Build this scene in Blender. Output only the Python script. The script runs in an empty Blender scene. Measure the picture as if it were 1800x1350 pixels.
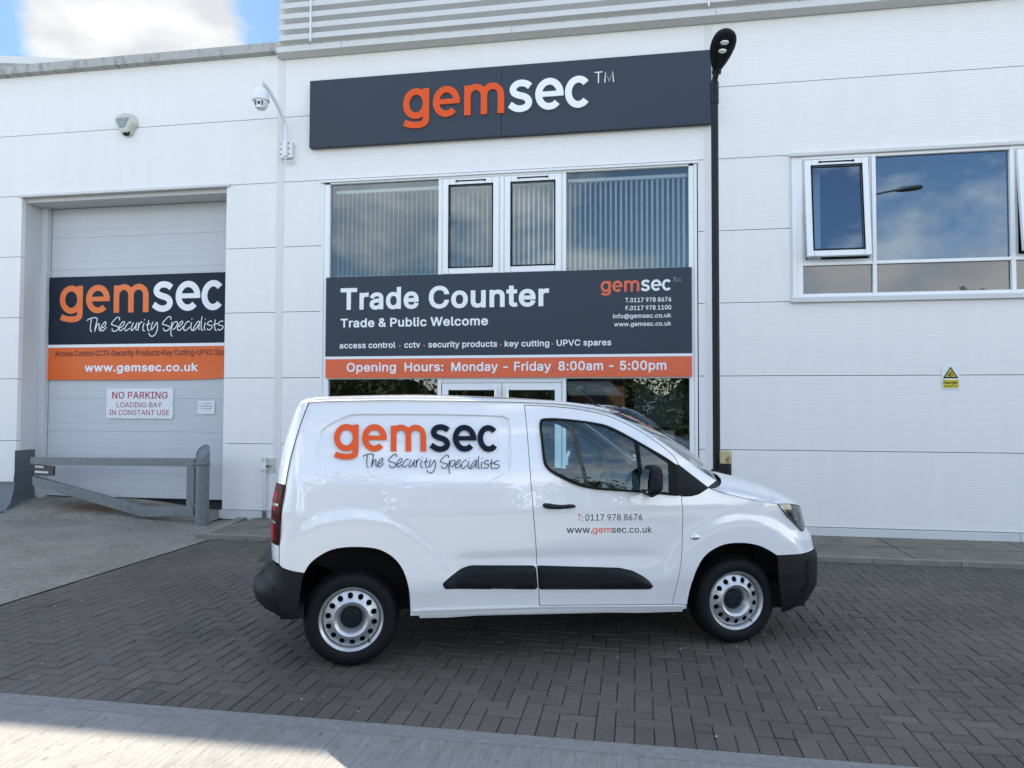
import bpy, bmesh, math, random
import numpy as np
from math import sin, cos, pi, radians, sqrt, atan2, hypot
from mathutils import Vector, Matrix
from mathutils.geometry import delaunay_2d_cdt

random.seed(7)
C = bpy.context.scene.collection
scn = bpy.context.scene

# ------------------------------------------------------------------ camera
cam_d = bpy.data.cameras.new('camera'); cam = bpy.data.objects.new('camera', cam_d); C.objects.link(cam)
F_PX, YAW, PITCH, ROLL = 1265.0, radians(9.751), radians(1.767), radians(0.167)
cam_d.sensor_fit = 'HORIZONTAL'; cam_d.sensor_width = 36.0; cam_d.lens = F_PX / 1800.0 * 36.0
cam_d.clip_start = 0.05; cam_d.clip_end = 2000.0
fwd = Vector((-sin(YAW) * cos(PITCH), cos(YAW) * cos(PITCH), sin(PITCH)))
rgt = Vector((cos(YAW), sin(YAW), 0)); upv = rgt.cross(fwd)
r2 = cos(ROLL) * rgt + sin(ROLL) * upv; u2 = -sin(ROLL) * rgt + cos(ROLL) * upv
M = Matrix((r2, u2, -fwd)).transposed().to_4x4(); M.translation = Vector((0, -10.223, 1.754))
cam.matrix_world = M
scn.camera = cam

# ------------------------------------------------------------------ sky, sun, exposure
SUN = Vector((-5.6, 6.69, 7.40)).normalized()
elev = math.asin(SUN.z); azim = atan2(SUN.x, SUN.y)
BANK = Vector((-0.557, 0.711, 0.429)).normalized()
w = bpy.data.worlds.new('World'); scn.world = w; w.use_nodes = True
nt = w.node_tree; nt.nodes.clear(); N = nt.nodes; L = nt.links
sky = N.new('ShaderNodeTexSky'); sky.sky_type = 'NISHITA'; sky.sun_disc = False
sky.sun_elevation = elev; sky.sun_rotation = azim; sky.altitude = 20; sky.air_density = 1.0; sky.dust_density = 0.25; sky.ozone_density = 1.1
geo = N.new('ShaderNodeTexCoord')
mp = N.new('ShaderNodeMapping'); mp.inputs['Location'].default_value = (0.35, 0.1, 0.0); mp.inputs['Scale'].default_value = (1.0, 1.0, 1.9)
n1 = N.new('ShaderNodeTexNoise'); n1.inputs['Scale'].default_value = 2.6; n1.inputs['Detail'].default_value = 12; n1.inputs['Roughness'].default_value = 0.60; n1.inputs['Distortion'].default_value = 0.25
rmp = N.new('ShaderNodeValToRGB'); rmp.color_ramp.elements[0].position = 0.49; rmp.color_ramp.elements[1].position = 0.59
# one big bright cloud bank stands towards the sun, clear blue round it
vd = N.new('ShaderNodeVectorMath'); vd.operation = 'DOT_PRODUCT'; vd.inputs[1].default_value = BANK
cr = N.new('ShaderNodeValToRGB'); cr.color_ramp.elements[0].position = 0.80; cr.color_ramp.elements[0].color = (.5, .5, .5, 1); cr.color_ramp.elements[1].position = 0.9965; cr.color_ramp.elements[1].color = (.72, .72, .72, 1)
for p_, v_ in ((0.93, .40), (0.980, .38), (0.9905, .41), (0.9938, .52)): e_ = cr.color_ramp.elements.new(p_); e_.color = (v_, v_, v_, 1)
mr = N.new('ShaderNodeMath'); mr.operation = 'SUBTRACT'; mr.inputs[1].default_value = 0.5; L.new(cr.outputs[0], mr.inputs[0])
dm = N.new('ShaderNodeMapRange'); dm.interpolation_type = 'SMOOTHSTEP'; dm.inputs[1].default_value = 0.72; dm.inputs[2].default_value = 0.94; dm.inputs[3].default_value = 1.0; dm.inputs[4].default_value = 0.30
vo = N.new('ShaderNodeVectorMath'); vo.operation = 'DOT_PRODUCT'; vo.inputs[1].default_value = Vector((.27, -.88, .39)).normalized(); L.new(geo.outputs['Generated'], vo.inputs[0])
cl = N.new('ShaderNodeMapRange'); cl.interpolation_type = 'SMOOTHSTEP'; cl.inputs[1].default_value = .972; cl.inputs[2].default_value = .995; cl.inputs[3].default_value = 0; cl.inputs[4].default_value = -.11; L.new(vo.outputs['Value'], cl.inputs[0])
vp_ = N.new('ShaderNodeVectorMath'); vp_.operation = 'DOT_PRODUCT'; vp_.inputs[1].default_value = Vector((.36, -.90, .225)).normalized(); L.new(geo.outputs['Generated'], vp_.inputs[0])
cp_ = N.new('ShaderNodeMapRange'); cp_.interpolation_type = 'SMOOTHSTEP'; cp_.inputs[1].default_value = .982; cp_.inputs[2].default_value = .998; cp_.inputs[3].default_value = 0; cp_.inputs[4].default_value = .085; L.new(vp_.outputs['Value'], cp_.inputs[0])
a3 = N.new('ShaderNodeMath'); a3.operation = 'ADD'; L.new(cl.outputs[0], a3.inputs[0]); L.new(cp_.outputs[0], a3.inputs[1])
a2 = N.new('ShaderNodeMath'); a2.operation = 'ADD'; L.new(mr.outputs[0], a2.inputs[0]); L.new(a3.outputs[0], a2.inputs[1])
ad = N.new('ShaderNodeMath'); ad.operation = 'ADD'
L.new(geo.outputs['Generated'], mp.inputs['Vector']); L.new(mp.outputs[0], n1.inputs['Vector'])
L.new(geo.outputs['Generated'], vd.inputs[0]); L.new(vd.outputs['Value'], cr.inputs['Fac']); L.new(vd.outputs['Value'], dm.inputs[0])
L.new(n1.outputs['Fac'], ad.inputs[0]); L.new(a2.outputs[0], ad.inputs[1]); L.new(ad.outputs[0], rmp.inputs['Fac'])
n2 = N.new('ShaderNodeTexNoise'); n2.inputs['Scale'].default_value = 11; n2.inputs['Detail'].default_value = 8
L.new(mp.outputs[0], n2.inputs['Vector'])
cc = N.new('ShaderNodeValToRGB'); cc.color_ramp.elements[0].position = 0.35; cc.color_ramp.elements[0].color = (6.4, 6.6, 6.9, 1); cc.color_ramp.elements[1].position = 0.6; cc.color_ramp.elements[1].color = (8.5, 8.5, 8.5, 1)
L.new(n2.outputs['Fac'], cc.inputs['Fac'])
mx = N.new('ShaderNodeMixRGB'); L.new(rmp.outputs['Color'], mx.inputs['Fac']); tn = N.new('ShaderNodeMixRGB'); tn.inputs[1].default_value = (.62, 1.0, 1.32, 1); tn.inputs[2].default_value = (1, 1, 1, 1)
skt = N.new('ShaderNodeMixRGB'); skt.blend_type = 'MULTIPLY'; skt.inputs[0].default_value = 1.0; L.new(sky.outputs[0], skt.inputs[1]); L.new(tn.outputs[0], skt.inputs[2]); L.new(dm.outputs[0], tn.inputs[0]); L.new(skt.outputs[0], mx.inputs[1]); L.new(cc.outputs[0], mx.inputs[2])
bg = N.new('ShaderNodeBackground'); bg.inputs['Strength'].default_value = 0.10
ml = N.new('ShaderNodeMixRGB'); ml.blend_type = 'MULTIPLY'; ml.inputs[0].default_value = 1.0; L.new(mx.outputs[0], ml.inputs[1]); L.new(dm.outputs[0], ml.inputs[2])
L.new(ml.outputs[0], bg.inputs['Color'])
out = N.new('ShaderNodeOutputWorld'); L.new(bg.outputs[0], out.inputs['Surface'])
sd = bpy.data.lights.new('sun', 'SUN'); sd.energy = 3.9; sd.angle = radians(0.53); sd.color = (1.0, 0.90, 0.75)
so = bpy.data.objects.new('sun', sd); C.objects.link(so); so.rotation_euler = SUN.to_track_quat('Z', 'Y').to_euler()
so.location = (-20, 25, 28)
scn.view_settings.view_transform = 'Standard'; scn.view_settings.look = 'None'
scn.view_settings.exposure = 2.02; scn.view_settings.gamma = 1.0

# ------------------------------------------------------------------ helpers
ORG = {}
def tag(o, label=None, cat=None, group=None, kind=None):
    if label: o['label'] = label
    if cat: o['category'] = cat
    if group: o['group'] = group
    if kind: o['kind'] = kind
    return o
def thing(name, loc, label, cat, group=None, rz=0.0):
    o = bpy.data.objects.new(name, None); C.objects.link(o); o.location = loc; o.rotation_euler = (0, 0, rz)
    o.empty_display_size = 0.2
    ORG[o.name] = Vector(loc) if rz == 0 else Vector((0, 0, 0))
    return tag(o, label, cat, group)

class MB:
    def __init__(s): s.v = []; s.f = []; s.m = []; s.c = None
    def add(s, vs, fs, mi=0):
        b = len(s.v); s.v += [tuple(p) for p in vs]; s.f += [tuple(b + i for i in f) for f in fs]; s.m += [mi] * len(fs); return s
    def box(s, x0, y0, z0, x1, y1, z1, mi=0):
        x0, x1 = sorted((x0, x1)); y0, y1 = sorted((y0, y1)); z0, z1 = sorted((z0, z1))
        return s.add([(x0,y0,z0),(x1,y0,z0),(x1,y1,z0),(x0,y1,z0),(x0,y0,z1),(x1,y0,z1),(x1,y1,z1),(x0,y1,z1)],
                     [(0,3,2,1),(4,5,6,7),(0,1,5,4),(1,2,6,5),(2,3,7,6),(3,0,4,7)], mi)
    def tube(s, pts, r, n=12, mi=0, caps=True):
        pts = [Vector(p) for p in pts]; rs = r if isinstance(r, (list, tuple)) else [r] * len(pts)
        rings = []; prev = None
        for i, p in enumerate(pts):
            a = pts[max(i-1, 0)]; b = pts[min(i+1, len(pts)-1)]; t = (b - a).normalized()
            if prev is None:
                u = t.orthogonal().normalized()
            else:
                u = (prev - t * prev.dot(t)).normalized()
            prev = u; v = t.cross(u)
            rings.append([p + (u * cos(2*pi*k/n) + v * sin(2*pi*k/n)) * rs[i] for k in range(n)])
        b0 = len(s.v); vs = [q for rg in rings for q in rg]; fs = []
        for i in range(len(rings)-1):
            for k in range(n):
                k2 = (k+1) % n; fs.append((i*n+k, i*n+k2, (i+1)*n+k2, (i+1)*n+k))
        if caps: fs.append(tuple(range(n-1, -1, -1))); fs.append(tuple((len(rings)-1)*n + k for k in range(n)))
        return s.add(vs, fs, mi)
    def lathe(s, prof, o, ax, n=32, mi=0, mod=None, close=False):
        # prof: list of (r, h) along axis ax from origin o
        o = Vector(o); ax = Vector(ax).normalized(); u = ax.orthogonal().normalized(); v = ax.cross(u)
        vs = []
        for k in range(n):
            a = 2*pi*k/n
            for j, (r, h) in enumerate(prof):
                rr = r + (mod(j, k) if mod else 0)
                vs.append(o + ax*h + (u*cos(a) + v*sin(a))*rr)
        m = len(prof); fs = []
        for k in range(n):
            k2 = (k+1) % n
            for j in range(m-1): fs.append((k*m+j, k2*m+j, k2*m+j+1, k*m+j+1))
        return s.add(vs, fs, mi)
    def prism(s, poly, f0, f1, mi=0):
        # poly 2D list; f0,f1 map 2D -> 3D (back, front)
        n = len(poly); vs = [f0(*p) for p in poly] + [f1(*p) for p in poly]
        fs = [tuple(range(n-1, -1, -1)), tuple(range(n, 2*n))] + [(i, (i+1) % n, n+(i+1) % n, n+i) for i in range(n)]
        return s.add(vs, fs, mi)
    def grid(s, fn, nu, nv, mi=0):
        vs = [fn(i/nu, j/nv) for i in range(nu+1) for j in range(nv+1)]
        fs = [(i*(nv+1)+j, (i+1)*(nv+1)+j, (i+1)*(nv+1)+j+1, i*(nv+1)+j+1) for i in range(nu) for j in range(nv)]
        return s.add(vs, fs, mi)
    def build(s, name, mats, parent=None, bevel=0, smooth=None, fix=True):
        off = ORG[parent.name] if parent is not None else Vector((0, 0, 0))
        me = bpy.data.meshes.new(name); me.from_pydata([(x-off.x, y-off.y, z-off.z) for x, y, z in s.v], [], s.f)
        mats = mats if isinstance(mats, (list, tuple)) else [mats]
        for m in mats: me.materials.append(m)
        me.polygons.foreach_set('material_index', s.m)
        if fix or bevel:
            bm = bmesh.new(); bm.from_mesh(me)
            if fix: bmesh.ops.recalc_face_normals(bm, faces=bm.faces)
            if bevel:
                es = [e for e in bm.edges if len(e.link_faces) == 2 and e.calc_face_angle() > radians(35)]
                bmesh.ops.bevel(bm, geom=es, offset=bevel, segments=2, profile=0.6, affect='EDGES', clamp_overlap=True)
            bm.to_mesh(me); bm.free()
        if smooth is not None or bevel:
            me.polygons.foreach_set('use_smooth', [True] * len(me.polygons)); me.set_sharp_from_angle(angle=radians(smooth if smooth else 15))
        o = bpy.data.objects.new(name, me); C.objects.link(o)
        if parent is not None: o.parent = parent
        ORG[o.name] = off
        return o

def quick(name, boxes, mat, parent=None, bevel=0):
    for q in boxes: o = MB().box(*q).build(name, mat, parent, bevel)
    return o
def split_build(b, name, mat, parent=None, **k):
    """build every loose piece of a mesh as a part of its own"""
    par = list(range(len(b.v)))
    def fd(i):
        while par[i] != i: par[i] = par[par[i]]; i = par[i]
        return i
    for f in b.f:
        for i in f[1:]: par[fd(i)] = fd(f[0])
    gr = {}
    for f, m in zip(b.f, b.m): gr.setdefault(fd(f[0]), []).append((f, m))
    o = None
    for fs in gr.values():
        ids = sorted({i for f, _ in fs for i in f}); mp_ = {i: n for n, i in enumerate(ids)}; c = MB(); c.v = [b.v[i] for i in ids]; c.f = [tuple(mp_[i] for i in f) for f, _ in fs]; c.m = [m for _, m in fs]
        o = c.build(name, mat, parent, **k)
    return o

def smst(a, b, t): t = min(1, max(0, (t-a)/(b-a))); return t*t*(3-2*t)
# --- materials
def newmat(name):
    m = bpy.data.materials.new(name); m.use_nodes = True; m.node_tree.nodes.clear(); return m, m.node_tree.nodes, m.node_tree.links
def pbsdf(name, col, rough=0.5, metal=0.0, spec=0.5, coat=0.0, var=0.0, vscale=4.0, bump=0.0, bscale=60.0, stretch=None, dirt=None, coatrough=0.03):
    m, N, L = newmat(name); o = N.new('ShaderNodeOutputMaterial'); p = N.new('ShaderNodeBsdfPrincipled'); L.new(p.outputs[0], o.inputs[0])
    p.inputs['Base Color'].default_value = (*col, 1); p.inputs['Roughness'].default_value = rough; p.inputs['Metallic'].default_value = metal
    p.inputs['Specular IOR Level'].default_value = spec; p.inputs['Coat Weight'].default_value = coat; p.inputs['Coat IOR'].default_value = 1.75; p.inputs['Coat Roughness'].default_value = coatrough
    tc = N.new('ShaderNodeTexCoord'); vec = tc.outputs['Object']
    if stretch:
        mpn = N.new('ShaderNodeMapping'); mpn.inputs['Scale'].default_value = stretch; L.new(vec, mpn.inputs[0]); vec2 = mpn.outputs[0]
    else: vec2 = vec
    if var:
        n = N.new('ShaderNodeTexNoise'); n.inputs['Scale'].default_value = vscale; n.inputs['Detail'].default_value = 6; n.inputs['Roughness'].default_value = 0.65; L.new(vec2, n.inputs[0])
        mx = N.new('ShaderNodeMixRGB'); L.new(n.outputs['Fac'], mx.inputs[0])
        mx.inputs[1].default_value = (*[c*(1-var) for c in col], 1); mx.inputs[2].default_value = (*[min(1, c*(1+var)) for c in col], 1)
        src = mx.outputs[0]
        if dirt:
            n3 = N.new('ShaderNodeTexNoise'); n3.inputs['Scale'].default_value = dirt[1]; n3.inputs['Detail'].default_value = 8; n3.inputs['Roughness'].default_value = 0.7; L.new(vec2, n3.inputs[0])
            r = N.new('ShaderNodeValToRGB'); r.color_ramp.elements[0].position = dirt[2]; r.color_ramp.elements[1].position = dirt[3]; L.new(n3.outputs['Fac'], r.inputs[0])
            m2 = N.new('ShaderNodeMixRGB'); L.new(r.outputs[0], m2.inputs[0]); L.new(src, m2.inputs[1]); m2.inputs[2].default_value = (*dirt[0], 1); src = m2.outputs[0]
        L.new(src, p.inputs['Base Color'])
    if bump:
        n = N.new('ShaderNodeTexNoise'); n.inputs['Scale'].default_value = bscale; n.inputs['Detail'].default_value = 5; L.new(vec2, n.inputs[0])
        b = N.new('ShaderNodeBump'); b.inputs['Strength'].default_value = bump; b.inputs['Distance'].default_value = 0.01; L.new(n.outputs['Fac'], b.inputs['Height']); L.new(b.outputs[0], p.inputs['Normal'])
    return m
def glassmat(name, tint, refl, rcol=(1, 1, 1), f=1.0):
    m, N, L = newmat(name); o = N.new('ShaderNodeOutputMaterial')
    t = N.new('ShaderNodeBsdfTransparent'); t.inputs[0].default_value = (*tint, 1)
    g = N.new('ShaderNodeBsdfGlossy'); g.inputs['Roughness'].default_value = 0.0; g.inputs[0].default_value = (*rcol, 1)
    fr = N.new('ShaderNodeFresnel'); fr.inputs[0].default_value = 1.5
    a = N.new('ShaderNodeMath'); a.operation = 'MULTIPLY_ADD'; a.inputs[1].default_value = f; a.inputs[2].default_value = refl; a.use_clamp = True
    L.new(fr.outputs[0], a.inputs[0]); mx = N.new('ShaderNodeMixShader'); L.new(a.outputs[0], mx.inputs[0]); L.new(t.outputs[0], mx.inputs[1]); L.new(g.outputs[0], mx.inputs[2]); L.new(mx.outputs[0], o.inputs[0])
    return m
def ribbed(name, col, period, depth, var=0.05, jit=0.5, rough=0.4):
    """coated steel sheet with fine horizontal ribs (bump along Z), faint streaks of dirt"""
    m, N, L = newmat(name); o = N.new('ShaderNodeOutputMaterial'); p = N.new('ShaderNodeBsdfPrincipled'); L.new(p.outputs[0], o.inputs[0])
    p.inputs['Roughness'].default_value = rough; p.inputs['Specular IOR Level'].default_value = 0.4
    tc = N.new('ShaderNodeTexCoord'); sx = N.new('ShaderNodeSeparateXYZ'); L.new(tc.outputs['Object'], sx.inputs[0])
    k = N.new('ShaderNodeMath'); k.operation = 'MULTIPLY'; k.inputs[1].default_value = 2*pi/period; L.new(sx.outputs['Z'], k.inputs[0])
    mpn = N.new('ShaderNodeMapping'); mpn.inputs['Scale'].default_value = (0.6, 0.6, 9.0); L.new(tc.outputs['Object'], mpn.inputs[0])
    nn = N.new('ShaderNodeTexNoise'); nn.inputs['Scale'].default_value = 3.0; nn.inputs['Detail'].default_value = 4; L.new(mpn.outputs[0], nn.inputs[0])
    s = N.new('ShaderNodeMath'); s.operation = 'SINE'; L.new(k.outputs[0], s.inputs[0])
    pw = N.new('ShaderNodeMath'); pw.operation = 'MULTIPLY'; L.new(s.outputs[0], pw.inputs[0]); L.new(nn.outputs['Fac'], pw.inputs[1])
    b = N.new('ShaderNodeBump'); b.inputs['Strength'].default_value = 1.0; b.inputs['Distance'].default_value = depth; L.new(pw.outputs[0], b.inputs['Height']); L.new(b.outputs[0], p.inputs['Normal'])
    mp2 = N.new('ShaderNodeMapping'); mp2.inputs['Scale'].default_value = (4.5, 4.5, 0.35); L.new(tc.outputs['Object'], mp2.inputs[0])
    n2 = N.new('ShaderNodeTexNoise'); n2.inputs['Scale'].default_value = 1.3; n2.inputs['Detail'].default_value = 7; n2.inputs['Roughness'].default_value = 0.6; L.new(mp2.outputs[0], n2.inputs[0])
    mx = N.new('ShaderNodeMixRGB'); L.new(n2.outputs['Fac'], mx.inputs[0]); mx.inputs[1].default_value = (*[c*(1-var) for c in col], 1); mx.inputs[2].default_value = (*[min(1, c*(1+var)) for c in col], 1)
    L.new(mx.outputs[0], p.inputs['Base Color'])
    return m

MAT = {}
MAT['clad'] = ribbed('white_ribbed_cladding', (0.765, 0.757, 0.738), 0.0335, 0.0009, 0.055)
MAT['pdoor'] = ribbed('grey_white_door_sheet', (0.52, 0.54, 0.565), 0.05, 0.0004, 0.05)
MAT['white'] = pbsdf('white_coated_metal', (0.76, 0.775, 0.785), 0.4, var=0.04, vscale=2.5)
MAT['strip'] = pbsdf('white_cover_strip', (0.70, 0.695, 0.68), 0.6, spec=.2, var=.06, vscale=2.5)
MAT['upvc'] = pbsdf('white_plastic_frame', (0.80, 0.81, 0.81), 0.32, var=0.03, vscale=3)
MAT['cream'] = pbsdf('pale_flashing', (0.60, 0.61, 0.60), 0.5, var=0.10, vscale=3)
MAT['parapet'] = pbsdf('weathered_parapet_metal', (0.42, 0.42, 0.41), 0.55, var=0.14, vscale=2.0, stretch=(6, 1, 1.6), dirt=((0.17, 0.17, 0.155), 2.2, 0.50, 0.70))
MAT['profile'] = pbsdf('profiled_sheet', (0.60, 0.61, 0.605), 0.45, var=0.06, vscale=1.5)
MAT['dark'] = pbsdf('dark_gap', (0.02, 0.021, 0.023), 0.8)
MAT['inside'] = pbsdf('room_wall', (0.13, 0.175, 0.19), 0.8, var=0.1)
MAT['insidefloor'] = pbsdf('room_floor', (0.12, 0.12, 0.12), 0.5)
MAT['sign'] = pbsdf('slate_blue_sign_face', (0.034, 0.048, 0.068), 0.5, spec=0.25, var=0.06, vscale=1.2)
MAT['signnavy'] = pbsdf('navy_banner_vinyl', (0.010, 0.018, 0.034), 0.5, spec=0.2, var=0.1, vscale=3)
MAT['orange'] = pbsdf('orange_lettering', (0.72, 0.10, 0.024), 0.5, spec=0.15, var=0.04)
MAT['orangeban'] = pbsdf('orange_banner_vinyl', (0.72, 0.125, 0.014), 0.45, var=0.06, vscale=2)
MAT['orangesign'] = pbsdf('orange_sign_strip', (0.70, 0.12, 0.04), 0.4, var=0.04)
MAT['orangelogo'] = pbsdf('orange_banner_letters', (0.78, 0.17, 0.03), 0.45, var=0.08, vscale=2)
MAT['wlet'] = pbsdf('white_lettering', (0.80, 0.82, 0.83), 0.45)
MAT['navy'] = pbsdf('navy_lettering', (0.005, 0.010, 0.022), 0.5, spec=0.12)
MAT['maroon'] = pbsdf('dark_brown_lettering', (0.06, 0.014, 0.02), 0.5)
MAT['redlet'] = pbsdf('faded_red_lettering', (0.36, 0.045, 0.09), 0.5)
MAT['ghost'] = pbsdf('ghost_lettering', (0.62, 0.105, 0.04), 0.4)
MAT['galv'] = pbsdf('galvanised_steel', (0.17, 0.19, 0.20), 0.5, metal=0.4, var=0.5, vscale=13, bump=0.15, bscale=40)
MAT['galvdark'] = pbsdf('dented_galvanised_plate', (0.12, 0.135, 0.145), 0.5, metal=0.4, var=0.35, vscale=5, bump=0.6, bscale=9)
MAT['blackpaint'] = pbsdf('black_paint', (0.009, 0.011, 0.014), 0.45, spec=0.25, var=0.2, vscale=12)
MAT['camwhite'] = pbsdf('camera_white_plastic', (0.72, 0.74, 0.76), 0.35)
MAT['camdark'] = pbsdf('camera_black_window', (0.008, 0.009, 0.012), 0.12)
MAT['alarm'] = pbsdf('aged_cream_plastic', (0.52, 0.54, 0.46), 0.5, var=0.12, vscale=14)
MAT['alarmgrey'] = pbsdf('grey_alarm_panel', (0.22, 0.26, 0.28), 0.45, var=0.15, vscale=30)
MAT['alarmblue'] = pbsdf('dark_blue_lens', (0.008, 0.015, 0.04), 0.15)
MAT['lens'] = pbsdf('clear_lamp_lens', (0.75, 0.77, 0.78), 0.15, metal=0.4)
MAT['yellow'] = pbsdf('yellow_sign', (0.62, 0.52, 0.03), 0.45)
MAT['rust'] = pbsdf('rusty_yellow_band', (0.50, 0.42, 0.22), 0.6, var=0.2, vscale=14, dirt=((0.13, 0.045, 0.015), 11, 0.5, 0.6))
MAT['paper'] = pbsdf('white_paper', (0.72, 0.74, 0.76), 0.6)
MAT['beige'] = pbsdf('beige_card', (0.50, 0.44, 0.36), 0.7)
MAT['greysign'] = pbsdf('grey_poster', (0.20, 0.23, 0.25), 0.5)
MAT['palelet'] = pbsdf('pale_grey_lettering', (0.42, 0.50, 0.53), 0.5)
MAT['slat'] = pbsdf('pale_blind_fabric', (0.86, 0.89, 0.89), 0.8)
MAT['spandrel'] = pbsdf('grey_spandrel_glass', (0.060, 0.066, 0.068), 0.02, spec=0.9, coat=0.0)
MAT['glass_up'] = glassmat('office_window_glass', (0.84, 0.92, 0.93), 0.05, (0.80, 0.93, 1.0), 1.0)
MAT['glass_right'] = glassmat('blue_reflecting_glass', (0.42, 0.52, 0.58), 0.10, (0.62, 0.80, 1.0), 1.0)
MAT['glass_low'] = glassmat('shop_window_glass', (0.70, 0.78, 0.78), 0.06, (0.9, 0.96, 1.0), 1.1)
# concrete
def apronmat():
    m, N, L = newmat('worn_concrete'); o = N.new('ShaderNodeOutputMaterial'); p = N.new('ShaderNodeBsdfPrincipled'); L.new(p.outputs[0], o.inputs[0]); p.inputs['Roughness'].default_value = .8
    tc = N.new('ShaderNodeTexCoord')
    def nz(sc, det=6, rough=.65, sca=None):
        n = N.new('ShaderNodeTexNoise'); n.inputs['Scale'].default_value = sc; n.inputs['Detail'].default_value = det; n.inputs['Roughness'].default_value = rough; src = tc.outputs['Object']
        if sca: mm = N.new('ShaderNodeMapping'); mm.inputs['Scale'].default_value = sca; L.new(src, mm.inputs[0]); src = mm.outputs[0]
        L.new(src, n.inputs[0]); return n.outputs['Fac']
    def ramp(fac, p0, c0, p1, c1):
        r = N.new('ShaderNodeValToRGB'); r.color_ramp.elements[0].position = p0; r.color_ramp.elements[0].color = (*c0, 1); r.color_ramp.elements[1].position = p1; r.color_ramp.elements[1].color = (*c1, 1); L.new(fac, r.inputs[0]); return r.outputs[0]
    def mul(a, b, bt='MULTIPLY', f=1.0):
        x = N.new('ShaderNodeMixRGB'); x.blend_type = bt; x.inputs[0].default_value = f; L.new(a, x.inputs[1]); L.new(b, x.inputs[2]); return x.outputs[0]
    base = ramp(nz(1.1), .3, (.18, .168, .138), .7, (.285, .267, .225))
    base = mul(base, ramp(nz(14, 5), .35, (.72, .72, .70), .65, (1.12, 1.12, 1.1)))
    base = mul(base, ramp(nz(75, 3), .30, (.55, .55, .55), .55, (1.1, 1.1, 1.1)))
    base = mul(base, ramp(nz(5, 7, .7, (.35, 1.6, 1)), .60, (1, 1, 1), .74, (.42, .40, .36)))
    # rust and mud stain by the loading bay door
    vd_ = N.new('ShaderNodeVectorMath'); vd_.operation = 'DISTANCE'; mm = N.new('ShaderNodeMapping'); mm.inputs['Scale'].default_value = (.55, 1.5, 1); L.new(tc.outputs['Object'], mm.inputs[0]); L.new(mm.outputs[0], vd_.inputs[0]); vd_.inputs[1].default_value = (-8.35*.55, .08*1.5, 0)
    md = N.new('ShaderNodeMath'); md.operation = 'MULTIPLY_ADD'; md.inputs[1].default_value = .7; L.new(nz(3.5), md.inputs[0]); L.new(vd_.outputs['Value'], md.inputs[2])
    st = N.new('ShaderNodeMixRGB'); L.new(ramp(md.outputs[0], .62, (1, 1, 1), 1.0, (0, 0, 0)), st.inputs[0]); L.new(base, st.inputs[1]); st.inputs[2].default_value = (.105, .062, .038, 1)
    L.new(st.outputs[0], p.inputs['Base Color'])
    bp = N.new('ShaderNodeBump'); bp.inputs['Strength'].default_value = .7; bp.inputs['Distance'].default_value = .008; L.new(nz(70, 4), bp.inputs['Height']); L.new(bp.outputs[0], p.inputs['Normal'])
    return m
MAT['apron'] = apronmat()
MAT['foot'] = pbsdf('mossy_paving', (0.17, 0.155, 0.12), 0.8, var=0.3, vscale=3, bump=0.4, bscale=40, dirt=((0.09, 0.095, 0.06), 1.7, 0.45, 0.7))
MAT['kerb'] = pbsdf('kerb_concrete', (0.20, 0.19, 0.16), 0.8, var=0.4, vscale=9, bump=0.4, bscale=50)
MAT['asphalt'] = pbsdf('asphalt', (0.07, 0.07, 0.072), 0.85, var=0.2, vscale=8, bump=0.4, bscale=120)
MAT['edge'] = pbsdf('smooth_concrete_edge', (0.19, 0.19, 0.185), 0.8, var=0.22, vscale=14, bump=0.35, bscale=90, dirt=((0.13, 0.13, 0.125), 22, 0.45, 0.7))
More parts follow.
